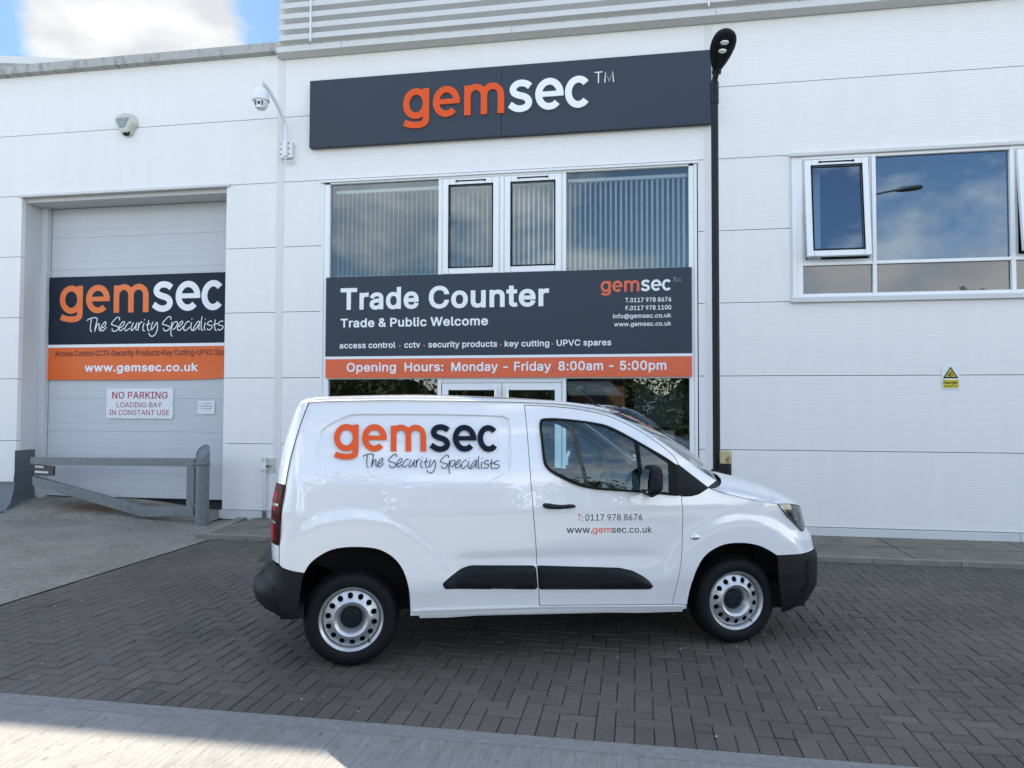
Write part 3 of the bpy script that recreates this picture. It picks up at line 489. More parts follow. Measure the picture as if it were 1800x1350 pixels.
# --- text in the built-in face
GLYPHS = r"""A 480 16,0 201,509 276,509 463,0 395,0 287,302 280,323 272,346 264,372 255,402 244,438 232,478 245,478 233,437 222,402 213,371 204,345 197,322 191,302 85,0|110,142 110,199 370,199 370,142
B 456 60,0 60,509 241,509 274,507 304,501 329,491 350,477 367,461 381,442 390,421 396,398 398,374 397,353 393,336 387,320 378,307 368,295 356,286 343,278 329,272 315,267 315,262 331,260 347,254 363,245 378,234 391,220 402,203 411,184 416,161 418,136 416,111 410,88 400,67 386,48 368,31 344,18 317,8 284,2 247,0|125,57 245,57 281,60 309,67 330,80 344,96 353,115 355,137 354,153 350,169 342,184 333,197 320,209 306,218 289,225 269,229 248,231 125,231|125,285 238,285 256,287 273,290 288,296 302,304 314,314 323,326 330,340 335,355 336,372 333,393 326,412 313,429 294,442 270,449 240,452 125,452
C 510 267,-7 235,-5 205,1 177,11 150,25 126,42 104,63 86,88 70,115 57,146 48,179 42,215 40,254 42,293 48,329 57,362 70,393 86,421 104,445 126,466 150,484 177,498 205,508 235,514 267,516 293,514 317,511 340,504 362,496 383,485 402,471 419,456 435,438 448,418 459,397 467,373 473,348 408,348 404,365 397,380 389,395 380,407 369,418 357,428 344,437 330,444 315,449 300,453 284,455 267,456 237,453 209,445 184,432 161,414 141,391 125,364 113,332 106,295 103,254 106,213 113,177 125,145 141,117 161,94 184,76 210,63 237,56 267,53 284,54 300,56 315,60 330,65 344,72 357,81 369,90 380,102 389,114 397,128 404,144 408,160 473,160 467,135 459,112 448,91 435,71 420,53 402,38 383,24 363,13 341,5 317,-2 293,-6
D 502 219,0 96,0 96,57 215,57 254,60 288,68 318,81 343,99 363,122 379,149 390,181 397,216 399,255 397,294 390,329 379,361 364,388 344,410 320,428 291,441 258,449 221,452 93,452 93,509 225,509 261,507 294,501 325,492 353,478 385,455 412,426 433,391 446,361 455,329 460,293 462,255 460,217 455,181 446,149 433,119 417,92 398,68 376,48 351,31 322,17 291,8 256,2|125,509 125,0 60,0 60,509
E 419 60,0 60,509 372,509 372,452 125,452 125,286 355,286 355,229 125,229 125,57 375,57 375,0
F 410 60,0 60,509 369,509 369,452 125,452 125,278 346,278 346,221 125,221 125,0
G 520 269,-7 236,-5 205,1 176,11 149,25 125,43 104,64 85,88 69,116 57,146 47,179 42,215 40,254 42,293 47,329 57,362 69,393 85,421 103,445 125,466 149,484 175,498 203,508 233,514 265,516 291,514 316,510 340,504 363,494 384,483 403,469 421,453 436,436 449,416 460,395 468,373 474,349 408,349 402,365 395,379 387,393 378,406 368,417 356,427 344,436 330,443 315,448 300,453 283,455 265,456 236,453 209,445 183,432 160,414 141,392 125,364 113,332 106,295 103,254 106,213 113,177 125,145 141,117 161,95 184,76 210,63 238,56 269,53 296,55 322,61 345,71 365,85 382,102 396,123 407,147 413,173 415,202 434,199 283,199 283,256 478,256 478,200 475,160 466,124 451,91 431,62 406,38 377,19 344,5 308,-4
H 517 60,0 60,509 125,509 125,289 392,289 392,509 457,509 457,0 392,0 392,232 125,232 125,0
I 300 31,0 31,57 118,57 118,452 31,452 31,509 269,509 269,452 183,452 183,57 269,57 269,0
K 467 104,145 104,216 116,231 128,246 139,261 151,275 162,289 174,303 187,317 199,331 212,344 364,509 448,509 231,276 228,276|60,0 60,509 125,509 125,334 124,225 125,193 125,0|372,0 188,259 228,309 449,0
L 393 60,0 60,509 125,509 125,57 361,57 361,0
M 628 60,0 60,509 152,509 277,187 280,179 284,170 287,159 291,147 295,135 299,123 303,110 307,97 311,84 315,71 319,60 322,49 307,49 311,59 314,71 318,83 322,95 326,108 330,121 334,134 338,146 342,158 346,169 349,179 352,187 476,509 568,509 568,0 504,0 504,291 504,302 504,314 504,327 505,340 505,354 505,369 506,413 506,428 507,443 507,457 513,457 508,441 503,425 498,409 492,393 487,378 482,363 477,348 472,335 467,322 463,310 459,300 456,291 342,0 286,0 170,291 167,300 163,310 159,321 155,333 150,347 145,361 140,376 134,392 129,408 124,424 118,441 112,457 119,457 119,444 120,430 120,416 120,401 121,386 121,372 122,328 122,315 122,302 122,291 122,0
N 523 60,0 60,509 136,509 343,183 349,174 355,163 363,151 371,137 379,122 388,107 396,90 405,73 414,55 405,54 403,72 402,90 401,108 400,126 399,142 399,157 399,171 399,184 399,195 399,509 463,509 463,0 387,0 202,290 194,303 186,317 177,331 168,346 159,363 148,381 136,402 123,425 108,452 119,454 120,429 121,406 122,384 123,363 124,345 124,328 125,313 125,301 125,291 125,0
O 533 267,-7 235,-5 205,1 177,11 150,25 126,42 105,63 86,88 70,115 57,146 48,179 42,215 40,254 42,293 48,329 57,362 70,393 86,421 105,445 126,466 150,484 177,498 205,508 235,514 267,516 299,514 329,508 357,498 384,484 408,466 429,445 448,421 464,393 477,362 486,329 491,293 493,254 491,215 486,179 477,146 464,115 448,88 429,63 408,42 384,25 357,11 329,1 299,-5|267,53 296,55 324,63 349,76 372,94 392,116 408,144 420,176 428,213 430,254 428,295 420,332 408,365 392,392 372,415 349,433 324,446 296,453 267,456 237,453 210,445 184,433 161,415 142,392 125,364 113,332 106,295 103,254 106,213 113,176 125,144 142,117 161,94 184,76 210,63 237,55
P 445 60,0 60,509 235,509 272,506 305,499 332,487 356,471 375,452 390,430 400,404 407,377 409,348 407,318 400,291 390,265 375,243 356,223 332,207 305,195 272,188 235,186 109,186 109,242 233,242 257,244 279,248 297,256 312,266 324,279 333,294 339,310 343,328 344,348 343,367 339,385 333,402 324,416 312,428 297,439 279,446 257,451 232,452 125,452 125,0
R 449 60,0 60,509 236,509 273,506 305,500 333,489 356,473 376,455 390,433 401,408 407,381 409,352 407,323 401,296 390,271 376,250 356,232 333,217 305,206 273,200 236,198 96,198 96,255 234,255 258,256 280,260 298,267 313,276 325,287 334,300 340,316 344,333 345,352 344,371 340,389 334,405 325,419 313,430 298,440 279,446 258,451 233,452 125,452 125,0|353,0 230,229 303,229 428,0
S 447 224,-9 188,-7 156,-1 128,9 102,23 81,40 64,60 51,83 42,109 38,137 104,137 108,118 114,102 123,88 136,76 150,66 166,59 185,53 204,50 224,49 246,50 267,54 286,60 303,69 317,79 329,92 338,106 344,122 346,139 344,154 340,168 332,179 322,189 310,197 296,205 280,211 263,217 245,222 184,239 145,253 112,269 86,289 67,313 56,341 52,372 54,400 62,425 75,448 92,468 113,484 138,498 165,508 195,514 227,516 259,514 289,508 316,498 340,484 360,468 377,449 390,427 398,403 401,378 337,378 332,402 320,421 302,437 280,449 254,456 225,459 204,457 185,454 167,448 152,440 139,430 129,418 121,405 117,391 115,376 117,359 122,345 131,334 142,324 155,315 169,308 184,302 198,297 212,293 264,279 279,275 295,270 312,264 328,256 344,248 359,238 372,226 384,213 395,198 402,180 407,161 408,139 406,112 399,87 386,64 370,43 349,25 323,11 294,0 261,-7
T 449 32,452 32,509 417,509 417,452 257,452 257,0 193,0 193,452
U 517 259,-8 220,-6 186,2 154,15 126,33 103,55 85,80 71,108 63,140 60,173 60,509 124,509 124,178 126,155 132,133 141,113 153,95 169,80 187,68 208,59 232,53 259,52 285,53 309,59 331,68 349,80 364,95 377,113 385,133 391,155 393,178 393,509 457,509 457,173 454,140 446,108 433,80 414,55 391,33 363,15 332,2 297,-6
V 480 204,0 16,509 84,509 192,206 199,187 207,164 215,137 225,106 236,71 248,31 235,31 247,71 257,107 267,138 276,165 283,187 290,206 395,509 463,509 278,0
W 686 155,0 16,509 82,509 163,196 167,179 172,162 175,145 179,128 183,111 187,94 190,76 194,58 197,40 189,40 193,58 196,76 200,94 203,111 207,128 211,145 215,162 220,179 224,196 306,509 380,509 462,196 466,179 470,162 474,145 478,128 482,111 486,94 490,76 494,58 497,40 488,40 492,58 495,76 499,94 503,111 506,128 510,145 515,162 519,179 523,196 603,509 670,509 530,0 455,0 368,323 362,345 357,368 351,391 346,417 341,445 336,475 350,475 345,446 340,420 335,395 330,371 324,347 318,323 230,0
X 474 18,0 217,284 217,236 29,509 104,509 178,400 188,386 196,373 204,361 211,350 217,340 223,329 230,318 236,305 243,292 232,292 239,305 246,317 252,329 258,339 265,350 272,361 280,373 288,386 298,400 374,509 446,509 259,239 259,287 456,0 382,0 292,129 283,142 275,154 268,165 262,175 256,185 250,195 244,206 237,218 230,231 244,231 238,219 231,207 225,196 219,186 213,176 206,166 199,155 191,143 182,129 91,0
Y 472 203,0 203,208 16,509 91,509 192,344 203,327 213,309 222,292 231,274 240,254 250,230 224,230 233,254 242,275 251,293 260,310 270,327 280,344 381,509 455,509 268,208 268,0
a 389 160,-9 137,-7 115,-3 94,5 76,15 60,29 48,45 38,63 32,84 30,108 32,128 36,146 43,161 53,174 64,184 78,193 92,200 108,206 125,211 143,214 161,217 178,220 200,223 218,225 234,227 247,229 257,231 265,235 271,240 274,246 276,255 276,257 275,272 272,285 267,297 260,307 251,315 240,322 227,327 212,330 196,331 178,330 163,327 149,322 137,316 127,309 118,301 110,292 104,283 100,274 41,291 51,313 64,331 79,346 95,358 114,368 133,375 153,380 173,383 194,384 208,384 223,382 239,379 255,375 271,369 286,360 300,350 312,336 322,320 330,301 335,278 337,251 337,0 277,0 277,52 272,52 267,43 260,34 252,25 242,16 229,8 215,1 199,-4 181,-7|170,45 192,47 211,51 228,59 242,68 254,80 263,93 270,108 274,122 276,138 276,190 272,187 267,184 259,182 251,180 241,178 231,176 221,174 210,173 200,171 191,170 182,169 175,168 161,166 147,163 134,159 122,153 112,147 103,139 97,130 93,118 92,105 93,93 96,82 102,72 109,64 119,57 130,52 142,48 156,46
b 424 229,-8 208,-7 189,-3 172,4 159,12 147,21 138,31 130,41 123,50 118,59 112,59 112,0 53,0 53,509 114,509 114,319 118,319 123,327 130,336 137,346 147,355 158,364 171,373 188,379 207,383 229,384 259,382 287,374 313,361 335,342 354,320 370,293 381,261 388,227 390,189 388,151 381,116 370,84 355,57 336,34 313,16 288,3 260,-6|220,47 242,49 262,55 279,66 294,80 306,97 316,117 323,139 327,163 328,189 327,215 323,239 316,261 307,281 295,298 280,311 262,322 243,328 220,330 198,328 178,322 161,312 147,299 134,282 125,263 118,241 114,216 113,189 114,162 118,138 125,115 135,95 147,78 162,65 179,55 198,49
c 396 207,-8 174,-5 144,3 117,16 93,35 72,58 56,85 44,116 37,150 34,187 37,225 44,260 56,291 72,318 93,341 117,360 144,374 174,382 207,384 226,384 243,381 260,377 276,371 291,364 305,356 318,346 330,335 340,322 349,308 356,293 362,277 303,262 300,272 295,281 290,289 284,297 278,304 270,311 261,316 252,321 242,325 231,328 220,329 207,330 184,328 163,321 145,310 130,296 118,278 108,258 102,236 98,212 96,187 98,163 102,139 108,117 118,97 130,80 145,66 163,55 184,49 207,46 220,47 232,49 243,52 253,55 262,60 271,66 279,73 285,80 292,89 297,98 301,107 304,117 363,102 357,86 350,70 341,56 331,43 319,32 306,21 292,12 277,5 261,-1 244,-5 226,-7
d 424 195,-8 165,-6 137,3 111,16 89,34 70,57 55,84 43,116 36,151 34,189 36,227 43,261 55,293 70,320 89,342 112,361 137,374 165,382 196,384 218,383 237,379 253,373 267,364 278,355 287,346 295,336 301,327 306,319 311,319 311,509 372,509 372,0 313,0 313,59 307,59 301,50 295,41 287,31 277,21 266,12 252,4 236,-3 217,-7|205,47 226,49 246,55 263,65 278,78 290,95 299,115 306,138 310,162 312,189 310,216 306,241 300,263 290,282 278,299 263,312 246,322 227,328 205,330 182,328 162,322 145,311 130,298 118,281 108,261 102,239 98,215 96,189 98,163 102,139 109,117 118,97 130,80 145,66 162,55 182,49
e 404 212,-8 177,-5 145,3 117,16 92,35 72,58 56,85 44,116 37,150 34,187 36,224 44,258 55,290 71,317 91,340 115,359 142,373 172,382 205,384 226,383 246,380 266,374 285,366 303,355 319,341 334,324 347,305 357,282 365,256 370,227 371,194 371,169 75,169 75,221 338,221 310,202 308,226 304,248 298,269 288,286 277,301 263,314 246,323 227,328 205,330 183,328 164,323 146,313 131,301 119,286 109,270 102,251 97,231 96,211 96,178 98,151 102,127 110,106 121,88 135,73 151,61 169,53 190,48 212,46 227,47 241,49 254,53 265,58 276,65 285,73 294,82 300,93 306,105 365,91 358,72 348,55 335,39 320,26 302,14 283,4 261,-3 237,-7
f 254 228,379 228,327 6,327 6,379|81,0 81,432 82,452 87,470 96,486 107,499 120,510 135,519 152,525 169,529 187,530 201,530 212,529 222,527 231,525 238,523 243,521 227,468 224,470 220,471 215,472 209,473 202,474 195,474 178,472 164,468 154,460 147,449 143,435 142,419 142,0
g 425 207,-151 180,-149 156,-146 134,-140 114,-132 97,-122 82,-110 70,-97 59,-84 51,-69 101,-41 107,-49 114,-57 122,-66 131,-74 142,-82 154,-88 169,-93 187,-96 207,-97 236,-95 261,-87 282,-75 298,-58 308,-34 311,-6 311,68 306,68 301,60 294,51 287,41 277,32 266,23 252,16 236,10 217,6 195,5 165,7 138,14 113,27 90,43 71,65 55,90 43,120 36,154 34,191 36,229 43,263 55,293 71,320 90,342 112,361 138,374 166,382 196,384 218,383 237,379 253,373 267,365 279,356 288,346 296,336 302,327 308,319 313,319 313,379 372,379 372,-9 370,-40 363,-67 350,-90 334,-109 314,-124 291,-136 265,-144 237,-149|205,59 227,61 246,66 264,75 278,87 290,103 300,121 307,142 311,166 312,193 311,219 307,242 300,264 291,283 279,299 264,312 247,322 227,328 205,330 182,328 163,322 145,312 130,298 118,282 109,262 102,241 98,218 96,193 98,167 102,144 109,123 118,104 131,88 145,76 163,66 183,61
h 410 114,227 114,0 53,0 53,509 114,509 114,287 102,287 116,319 132,344 152,362 175,374 200,382 227,384 252,383 275,377 295,369 313,356 328,340 341,321 350,298 355,271 357,240 357,0 296,0 296,235 293,263 286,286 273,304 256,318 235,326 210,329 192,328 176,324 161,317 147,308 136,297 126,283 119,266 115,248
i 167 53,0 53,379 114,379 114,0|84,443 73,444 63,448 54,455 47,463 43,472 41,483 43,494 47,504 54,512 63,518 73,522 84,524 95,522 105,518 114,512 121,504 125,494 126,483 125,472 121,463 114,455 105,448 95,444
k 381 110,137 110,212 121,212 284,379 360,379 184,199 177,199|53,0 53,509 114,509 114,0|294,0 148,186 191,229 372,0
l 189 139,-2 112,0 91,8 74,20 62,37 55,59 53,84 53,509 114,509 114,99 114,83 117,71 120,62 126,57 135,53 146,52 152,52 157,52 160,53 164,53 167,54 170,54 181,3 175,1 169,0 162,-1 154,-2 147,-2
m 610 53,0 53,379 112,379 112,295 108,295 114,314 122,331 132,346 144,358 158,368 172,376 187,382 203,385 219,386 245,383 268,375 287,361 303,342 314,320 321,295 312,295 318,312 326,329 337,343 350,356 364,366 381,375 398,381 417,385 437,386 458,385 478,380 497,372 514,361 529,346 541,328 550,307 555,283 557,255 557,0 496,0 496,254 493,279 485,298 473,313 456,323 438,329 419,330 402,329 387,326 374,320 363,312 353,302 345,290 340,277 336,263 335,247 335,0 274,0 274,260 272,280 265,297 253,311 238,322 220,328 199,330 185,329 171,326 158,320 145,312 135,302 126,289 119,274 115,257 114,238 114,0
n 410 114,227 114,0 53,0 53,379 112,379 112,287 102,287 116,319 132,344 152,362 175,374 200,382 227,384 252,383 275,377 295,369 313,356 328,340 341,321 350,298 355,271 357,240 357,0 296,0 296,235 293,263 286,286 273,304 256,318 235,326 210,329 192,328 176,324 161,317 147,308 136,297 126,283 119,266 115,248
o 415 207,-8 174,-5 144,3 117,16 93,35 72,58 56,85 44,116 37,150 34,187 37,225 44,260 56,291 72,318 93,341 117,360 144,374 174,382 207,384 241,382 271,374 299,360 323,341 343,318 359,291 371,260 379,225 381,187 379,150 371,116 359,85 343,58 323,35 299,16 271,3 241,-5|207,46 231,49 252,55 270,66 285,80 298,97 307,117 314,139 318,163 319,187 318,212 314,236 307,258 298,278 285,296 270,310 252,321 231,328 207,330 184,328 163,321 145,310 130,296 118,278 108,258 102,236 98,212 96,187 98,163 102,139 108,117 118,97 130,80 145,66 163,55 184,49
p 424 53,-143 53,379 112,379 112,319 118,319 123,327 130,336 137,346 147,355 158,364 171,373 188,379 207,383 229,384 259,382 287,374 313,361 335,342 354,320 370,293 381,261 388,227 390,189 388,151 381,116 370,84 355,57 336,34 313,16 288,3 260,-6 229,-8 208,-7 189,-3 173,4 159,12 147,21 138,31 130,41 124,50 118,59 114,59 114,-143|220,47 242,49 262,55 279,66 294,80 306,97 316,117 323,139 327,163 328,189 327,215 323,239 316,261 307,281 295,298 280,311 262,322 243,328 220,330 198,328 178,322 161,312 147,299 134,282 125,263 118,241 114,216 113,189 114,162 118,138 125,115 135,95 147,78 162,65 179,55 198,49
r 259 53,0 53,379 112,379 112,321 115,321 124,339 137,354 152,367 171,377 191,383 213,385 218,385 223,385 229,384 243,384 243,322 241,323 236,324 230,324 223,325 215,326 207,326 190,324 174,321 159,315 146,306 135,296 126,284 119,269 115,254 114,237 114,0
s 365 182,-8 157,-7 133,-3 112,3 93,12 76,24 62,38 50,54 41,73 36,94 94,107 101,87 111,72 124,60 141,52 160,47 181,45 206,47 227,53 244,62 258,74 265,88 268,103 266,115 262,126 254,136 243,144 229,150 212,155 149,170 118,180 92,192 72,208 58,227 50,249 47,274 49,295 55,314 65,332 79,347 95,360 115,370 137,378 161,383 187,384 212,383 234,379 254,372 271,363 286,352 299,339 309,324 318,308 324,290 268,277 262,291 254,304 243,316 228,325 210,331 187,333 166,331 147,326 131,317 119,305 111,292 109,277 110,264 115,253 124,243 136,235 152,229 172,223 229,209 261,200 287,187 306,171 320,153 328,131 331,107 329,85 323,65 312,47 298,31 281,18 260,6 236,-2 210,-7
t 227 204,379 204,327 6,327 6,379|65,471 126,471 126,98 127,83 130,70 136,61 144,55 156,51 170,50 175,50 180,50 185,51 191,52 197,53 202,54 213,2 207,0 200,-2 192,-3 184,-3 176,-4 168,-4 138,-1 113,7 92,21 77,41 68,64 65,93
u 410 182,-5 158,-3 135,2 115,11 97,23 82,39 69,59 60,82 54,109 53,139 53,379 114,379 114,144 116,117 124,94 137,75 154,61 175,53 200,50 218,51 234,55 249,62 263,71 274,83 283,97 290,113 295,132 296,153 296,379 357,379 357,0 298,0 298,92 307,92 294,60 277,35 257,17 234,5 209,-3
v 389 163,0 17,379 84,379 165,155 173,132 180,110 187,87 193,64 199,42 206,21 184,21 191,42 197,64 203,87 209,110 216,132 224,155 305,379 371,379 226,0
w 567 138,0 23,379 87,379 133,214 140,190 147,164 154,137 161,107 168,75 175,41 165,41 172,74 179,105 186,135 192,163 199,189 206,214 252,379 316,379 362,214 368,189 375,163 382,136 388,106 395,75 402,41 391,41 399,75 406,106 413,135 420,163 427,189 434,214 480,379 545,379 429,0 368,0 319,172 314,189 309,207 305,225 300,243 295,262 291,280 286,299 281,318 277,338 291,338 286,319 281,299 277,280 272,262 267,243 263,225 258,207 253,189 248,172 199,0
y 389 47,-139 61,-86 71,-87 83,-89 94,-90 104,-89 113,-86 122,-81 130,-74 138,-64 145,-51 151,-36 163,-1 17,379 84,379 165,155 173,132 180,109 187,87 193,64 199,42 206,21 184,21 190,42 196,64 202,87 209,110 216,132 224,155 305,379 371,379 204,-58 196,-77 187,-93 177,-107 165,-119 153,-128 139,-136 125,-141 109,-144 91,-145 82,-145 73,-144 65,-143 57,-142 52,-140
0 453 227,-7 191,-3 158,7 130,24 105,48 85,77 69,113 60,144 53,178 49,214 48,254 49,294 53,330 60,364 69,395 85,431 106,461 130,484 159,502 191,512 227,516 262,512 295,502 323,484 348,461 368,431 384,395 393,364 400,330 404,294 405,254 404,214 400,178 393,144 384,113 368,77 348,48 323,24 295,7 263,-3|227,50 250,52 271,60 290,74 306,92 320,116 330,144 338,176 342,213 344,254 342,295 338,332 330,365 320,393 306,416 290,435 271,449 250,457 227,460 203,457 182,449 163,435 147,416 134,393 123,365 115,332 111,295 109,254 111,213 115,176 123,144 134,116 147,92 163,74 182,60 203,52
1 453 76,0 76,55 391,55 391,0|276,509 276,0 212,0 212,448 209,448 86,358 86,427 198,509
2 453 64,0 64,47 234,229 252,248 268,266 282,282 294,298 303,312 311,327 316,341 319,356 320,371 319,389 315,405 308,419 298,431 287,441 273,449 258,455 241,458 224,460 205,458 188,454 172,447 159,438 148,427 139,413 132,398 128,381 127,362 66,362 68,391 75,418 86,442 102,464 121,482 143,496 168,507 196,513 225,516 254,513 281,507 306,497 328,482 346,465 361,445 372,423 379,398 381,372 380,354 377,336 371,318 363,299 351,280 336,259 317,235 294,209 267,180 153,60 153,57 389,57 389,0
3 453 218,-7 188,-5 159,1 133,10 108,22 88,38 70,57 57,79 48,104 44,132 109,132 112,115 118,100 126,87 137,76 150,66 165,59 182,54 200,51 219,50 239,51 258,55 275,61 291,69 304,80 315,93 323,108 328,125 329,145 328,163 323,180 316,196 306,211 292,223 275,234 254,241 229,246 201,248 157,248 157,299 288,448 288,452 70,452 70,509 372,509 372,461 211,278 211,289 247,290 279,286 308,276 333,262 354,244 371,222 383,198 391,173 393,145 390,116 383,90 370,66 354,45 333,27 309,12 281,2 251,-5
4 453 40,105 40,158 247,509 311,509 109,166 109,163 413,163 413,105|282,0 282,121 282,146 282,318 343,318 343,0
5 453 221,-7 192,-5 165,1 140,11 118,25 99,41 83,60 71,82 63,105 60,130 122,130 125,115 130,102 138,89 148,78 160,68 173,60 188,54 204,51 221,50 241,51 259,56 276,64 291,75 304,89 314,104 322,122 326,141 328,162 326,183 321,203 314,221 303,237 290,251 275,262 257,270 238,275 218,277 201,276 184,273 167,268 152,262 139,255 128,246 67,253 96,509 366,509 366,452 151,452 134,301 136,301 148,311 162,318 178,325 194,330 212,333 229,334 252,332 274,328 294,321 313,311 330,299 345,285 358,269 370,251 379,231 386,210 390,187 391,163 388,132 381,102 369,76 352,52 332,32 309,15 282,3 253,-4
6 453 226,-7 196,-4 168,3 142,15 119,31 100,51 84,74 73,101 66,130 64,162 65,187 71,212 80,239 93,268 112,302 137,340 252,509 322,509 151,261 145,261 151,270 157,279 165,288 174,295 184,302 196,307 208,311 221,313 235,314 265,312 291,305 316,295 337,280 355,262 370,240 380,215 387,187 389,157 387,127 379,98 368,73 352,50 333,30 310,14 284,3 257,-4|226,48 245,50 263,55 279,63 293,73 304,86 314,101 322,119 326,137 327,157 326,178 322,196 314,213 304,228 293,241 279,251 263,259 245,264 226,265 207,264 190,259 174,252 160,241 148,229 138,214 131,197 126,179 125,158 126,138 131,119 138,102 148,86 160,73 174,63 190,55 207,50
7 453 97,0 323,448 323,452 62,452 62,509 391,509 391,449 165,0
8 453 226,-7 193,-5 163,1 136,11 111,25 91,42 74,62 62,84 54,109 52,135 53,156 58,176 65,195 75,212 87,228 101,241 117,252 134,260 153,265 153,267 129,276 109,289 93,308 80,330 73,354 70,380 73,405 79,429 90,450 106,469 124,485 146,498 170,508 197,514 226,516 255,514 282,508 306,498 328,485 346,469 361,450 373,429 379,405 382,380 379,354 372,330 359,308 343,289 323,276 300,267 300,265 319,260 335,252 351,241 365,228 377,212 387,195 395,176 399,156 401,135 398,109 391,84 378,62 362,42 341,25 317,11 289,1 259,-5|226,49 248,50 267,54 285,60 300,69 313,79 323,91 331,106 335,121 337,139 335,157 330,173 322,189 312,202 298,213 283,223 265,230 247,234 226,235 206,234 187,230 169,223 154,213 140,202 130,189 122,173 117,157 115,139 117,121 121,106 129,91 139,79 152,69 167,60 185,54 205,50|226,290 244,291 260,294 274,300 287,308 298,318 307,330 314,344 318,359 319,376 318,392 314,407 308,420 299,432 288,442 275,449 260,455 244,459 226,460 208,459 192,455 177,449 164,442 153,432 145,420 138,407 134,392 133,376 134,359 138,344 145,330 154,318 165,308 178,300 193,294 209,291
9 453 226,516 256,513 285,506 310,494 333,478 352,458 368,434 380,408 387,378 389,347 387,322 382,296 373,270 359,240 340,207 315,168 200,0 130,0 301,248 307,248 302,238 295,229 287,221 278,214 268,207 257,202 245,198 232,195 218,195 188,197 161,203 137,214 116,229 98,247 83,269 72,294 66,321 64,352 66,382 73,411 85,436 101,459 120,479 143,494 168,506 196,513|226,460 207,459 190,454 174,446 160,435 148,423 138,407 131,390 127,372 125,352 127,331 131,313 138,295 148,280 160,268 174,257 190,250 207,245 226,243 245,245 263,249 279,257 293,267 305,280 314,295 322,312 326,330 327,350 326,371 322,390 314,407 305,422 293,435 279,446 263,454 245,459
& 448 197,-7 165,-5 136,1 110,12 88,26 69,42 54,62 43,84 36,108 34,133 36,154 40,173 47,189 58,205 70,220 85,235 101,249 120,264 140,279 216,335 223,340 230,346 237,352 243,359 249,367 255,375 259,384 261,394 262,405 260,420 255,434 245,445 233,454 219,459 201,461 189,460 178,457 168,453 159,447 151,440 145,431 141,421 138,411 137,399 138,386 141,375 145,363 152,352 159,340 169,327 179,314 191,300 204,284 438,0 364,0 171,231 121,293 108,310 96,327 87,344 81,361 77,379 75,398 77,420 82,440 91,458 102,474 117,488 134,499 154,507 176,512 200,513 224,512 246,507 266,499 283,488 297,475 308,459 317,442 322,424 324,404 323,389 320,375 315,362 309,349 301,336 291,325 281,314 269,303 256,293 154,217 135,202 121,188 110,174 103,161 98,146 97,131 98,115 102,101 109,87 118,76 130,66 143,57 158,51 175,48 193,46 213,48 232,52 251,59 269,69 286,81 301,95 315,112 327,131 336,151 343,174 348,198 349,224 408,224 406,194 403,167 397,144 389,124 380,107 371,92 361,80 353,70 345,62 333,47 315,30 294,17 271,7 246,-1 221,-5
@ 676 355,-135 319,-134 284,-130 252,-123 221,-114 184,-98 151,-77 122,-53 98,-24 77,9 61,46 52,77 45,109 42,143 40,179 42,215 46,248 52,280 61,309 78,346 98,379 123,408 151,433 184,454 220,470 249,480 281,486 314,490 349,492 383,490 415,486 445,479 472,469 506,452 536,432 562,407 584,380 603,351 617,319 627,285 633,251 635,215 635,191 633,166 631,142 627,118 622,96 615,76 605,57 593,42 579,28 561,18 541,13 517,11 503,11 490,13 476,17 463,21 451,28 441,36 432,45 426,56 423,68 420,68 413,54 402,41 388,30 371,20 351,15 326,13 298,15 273,23 251,35 232,52 216,73 204,96 195,123 190,152 188,182 190,212 197,239 207,265 220,287 237,306 257,322 279,334 304,341 330,343 351,342 369,338 385,331 398,323 409,314 416,306 419,306 419,335 474,335 474,110 475,97 479,85 485,74 493,66 505,61 518,59 533,61 546,66 557,76 565,89 571,106 576,127 579,152 580,182 581,215 579,245 575,273 567,301 555,327 541,351 523,373 502,393 477,410 450,424 419,434 385,440 347,442 309,440 274,434 242,424 213,410 187,393 164,372 144,347 128,320 115,289 105,255 100,218 98,178 100,138 105,100 115,66 128,35 144,8 165,-17 188,-37 215,-54 246,-68 280,-78 317,-83 357,-85 376,-85 394,-83 412,-80 428,-77 444,-73 458,-69 471,-65 481,-62 489,-59 504,-107 493,-111 480,-116 464,-120 447,-124 429,-128 411,-131 392,-133 374,-135|329,65 350,66 368,71 382,78 395,89 405,102 412,118 417,138 421,160 422,185 421,210 417,231 411,249 403,263 393,274 381,282 366,287 350,290 331,292 313,290 297,285 283,277 271,267 260,254 252,239 246,222 243,204 242,185 243,164 246,144 251,125 258,108 267,94 279,81 293,72 310,67
. 188 95,-4 83,-3 73,1 63,9 55,18 51,29 50,41 51,53 55,64 63,73 73,81 83,85 95,87 107,85 118,81 128,73 135,64 140,53 141,41 140,29 135,18 128,9 118,1 107,-3
: 188 95,-4 83,-3 73,1 63,9 55,18 51,29 50,41 51,53 55,64 63,73 73,81 83,85 95,87 107,85 118,81 128,73 135,64 140,53 141,41 140,29 135,18 128,9 118,1 107,-3|95,271 83,272 73,277 63,284 55,294 51,304 50,316 51,328 55,339 63,349 73,356 83,360 95,362 107,360 118,356 128,349 135,339 140,328 141,316 140,304 135,294 128,284 118,277 107,272
- 453 337,244 337,188 114,188 114,244"""
GL = {}
for ln in GLYPHS.split('\n'):
    ch, adv, rest = ln.split(' ', 2); GL[ch] = (float(adv)/1000, [[tuple(float(q)/1000 for q in p.split(',')) for p in lp.split()] for lp in rest.split('|')])
_gm = {}
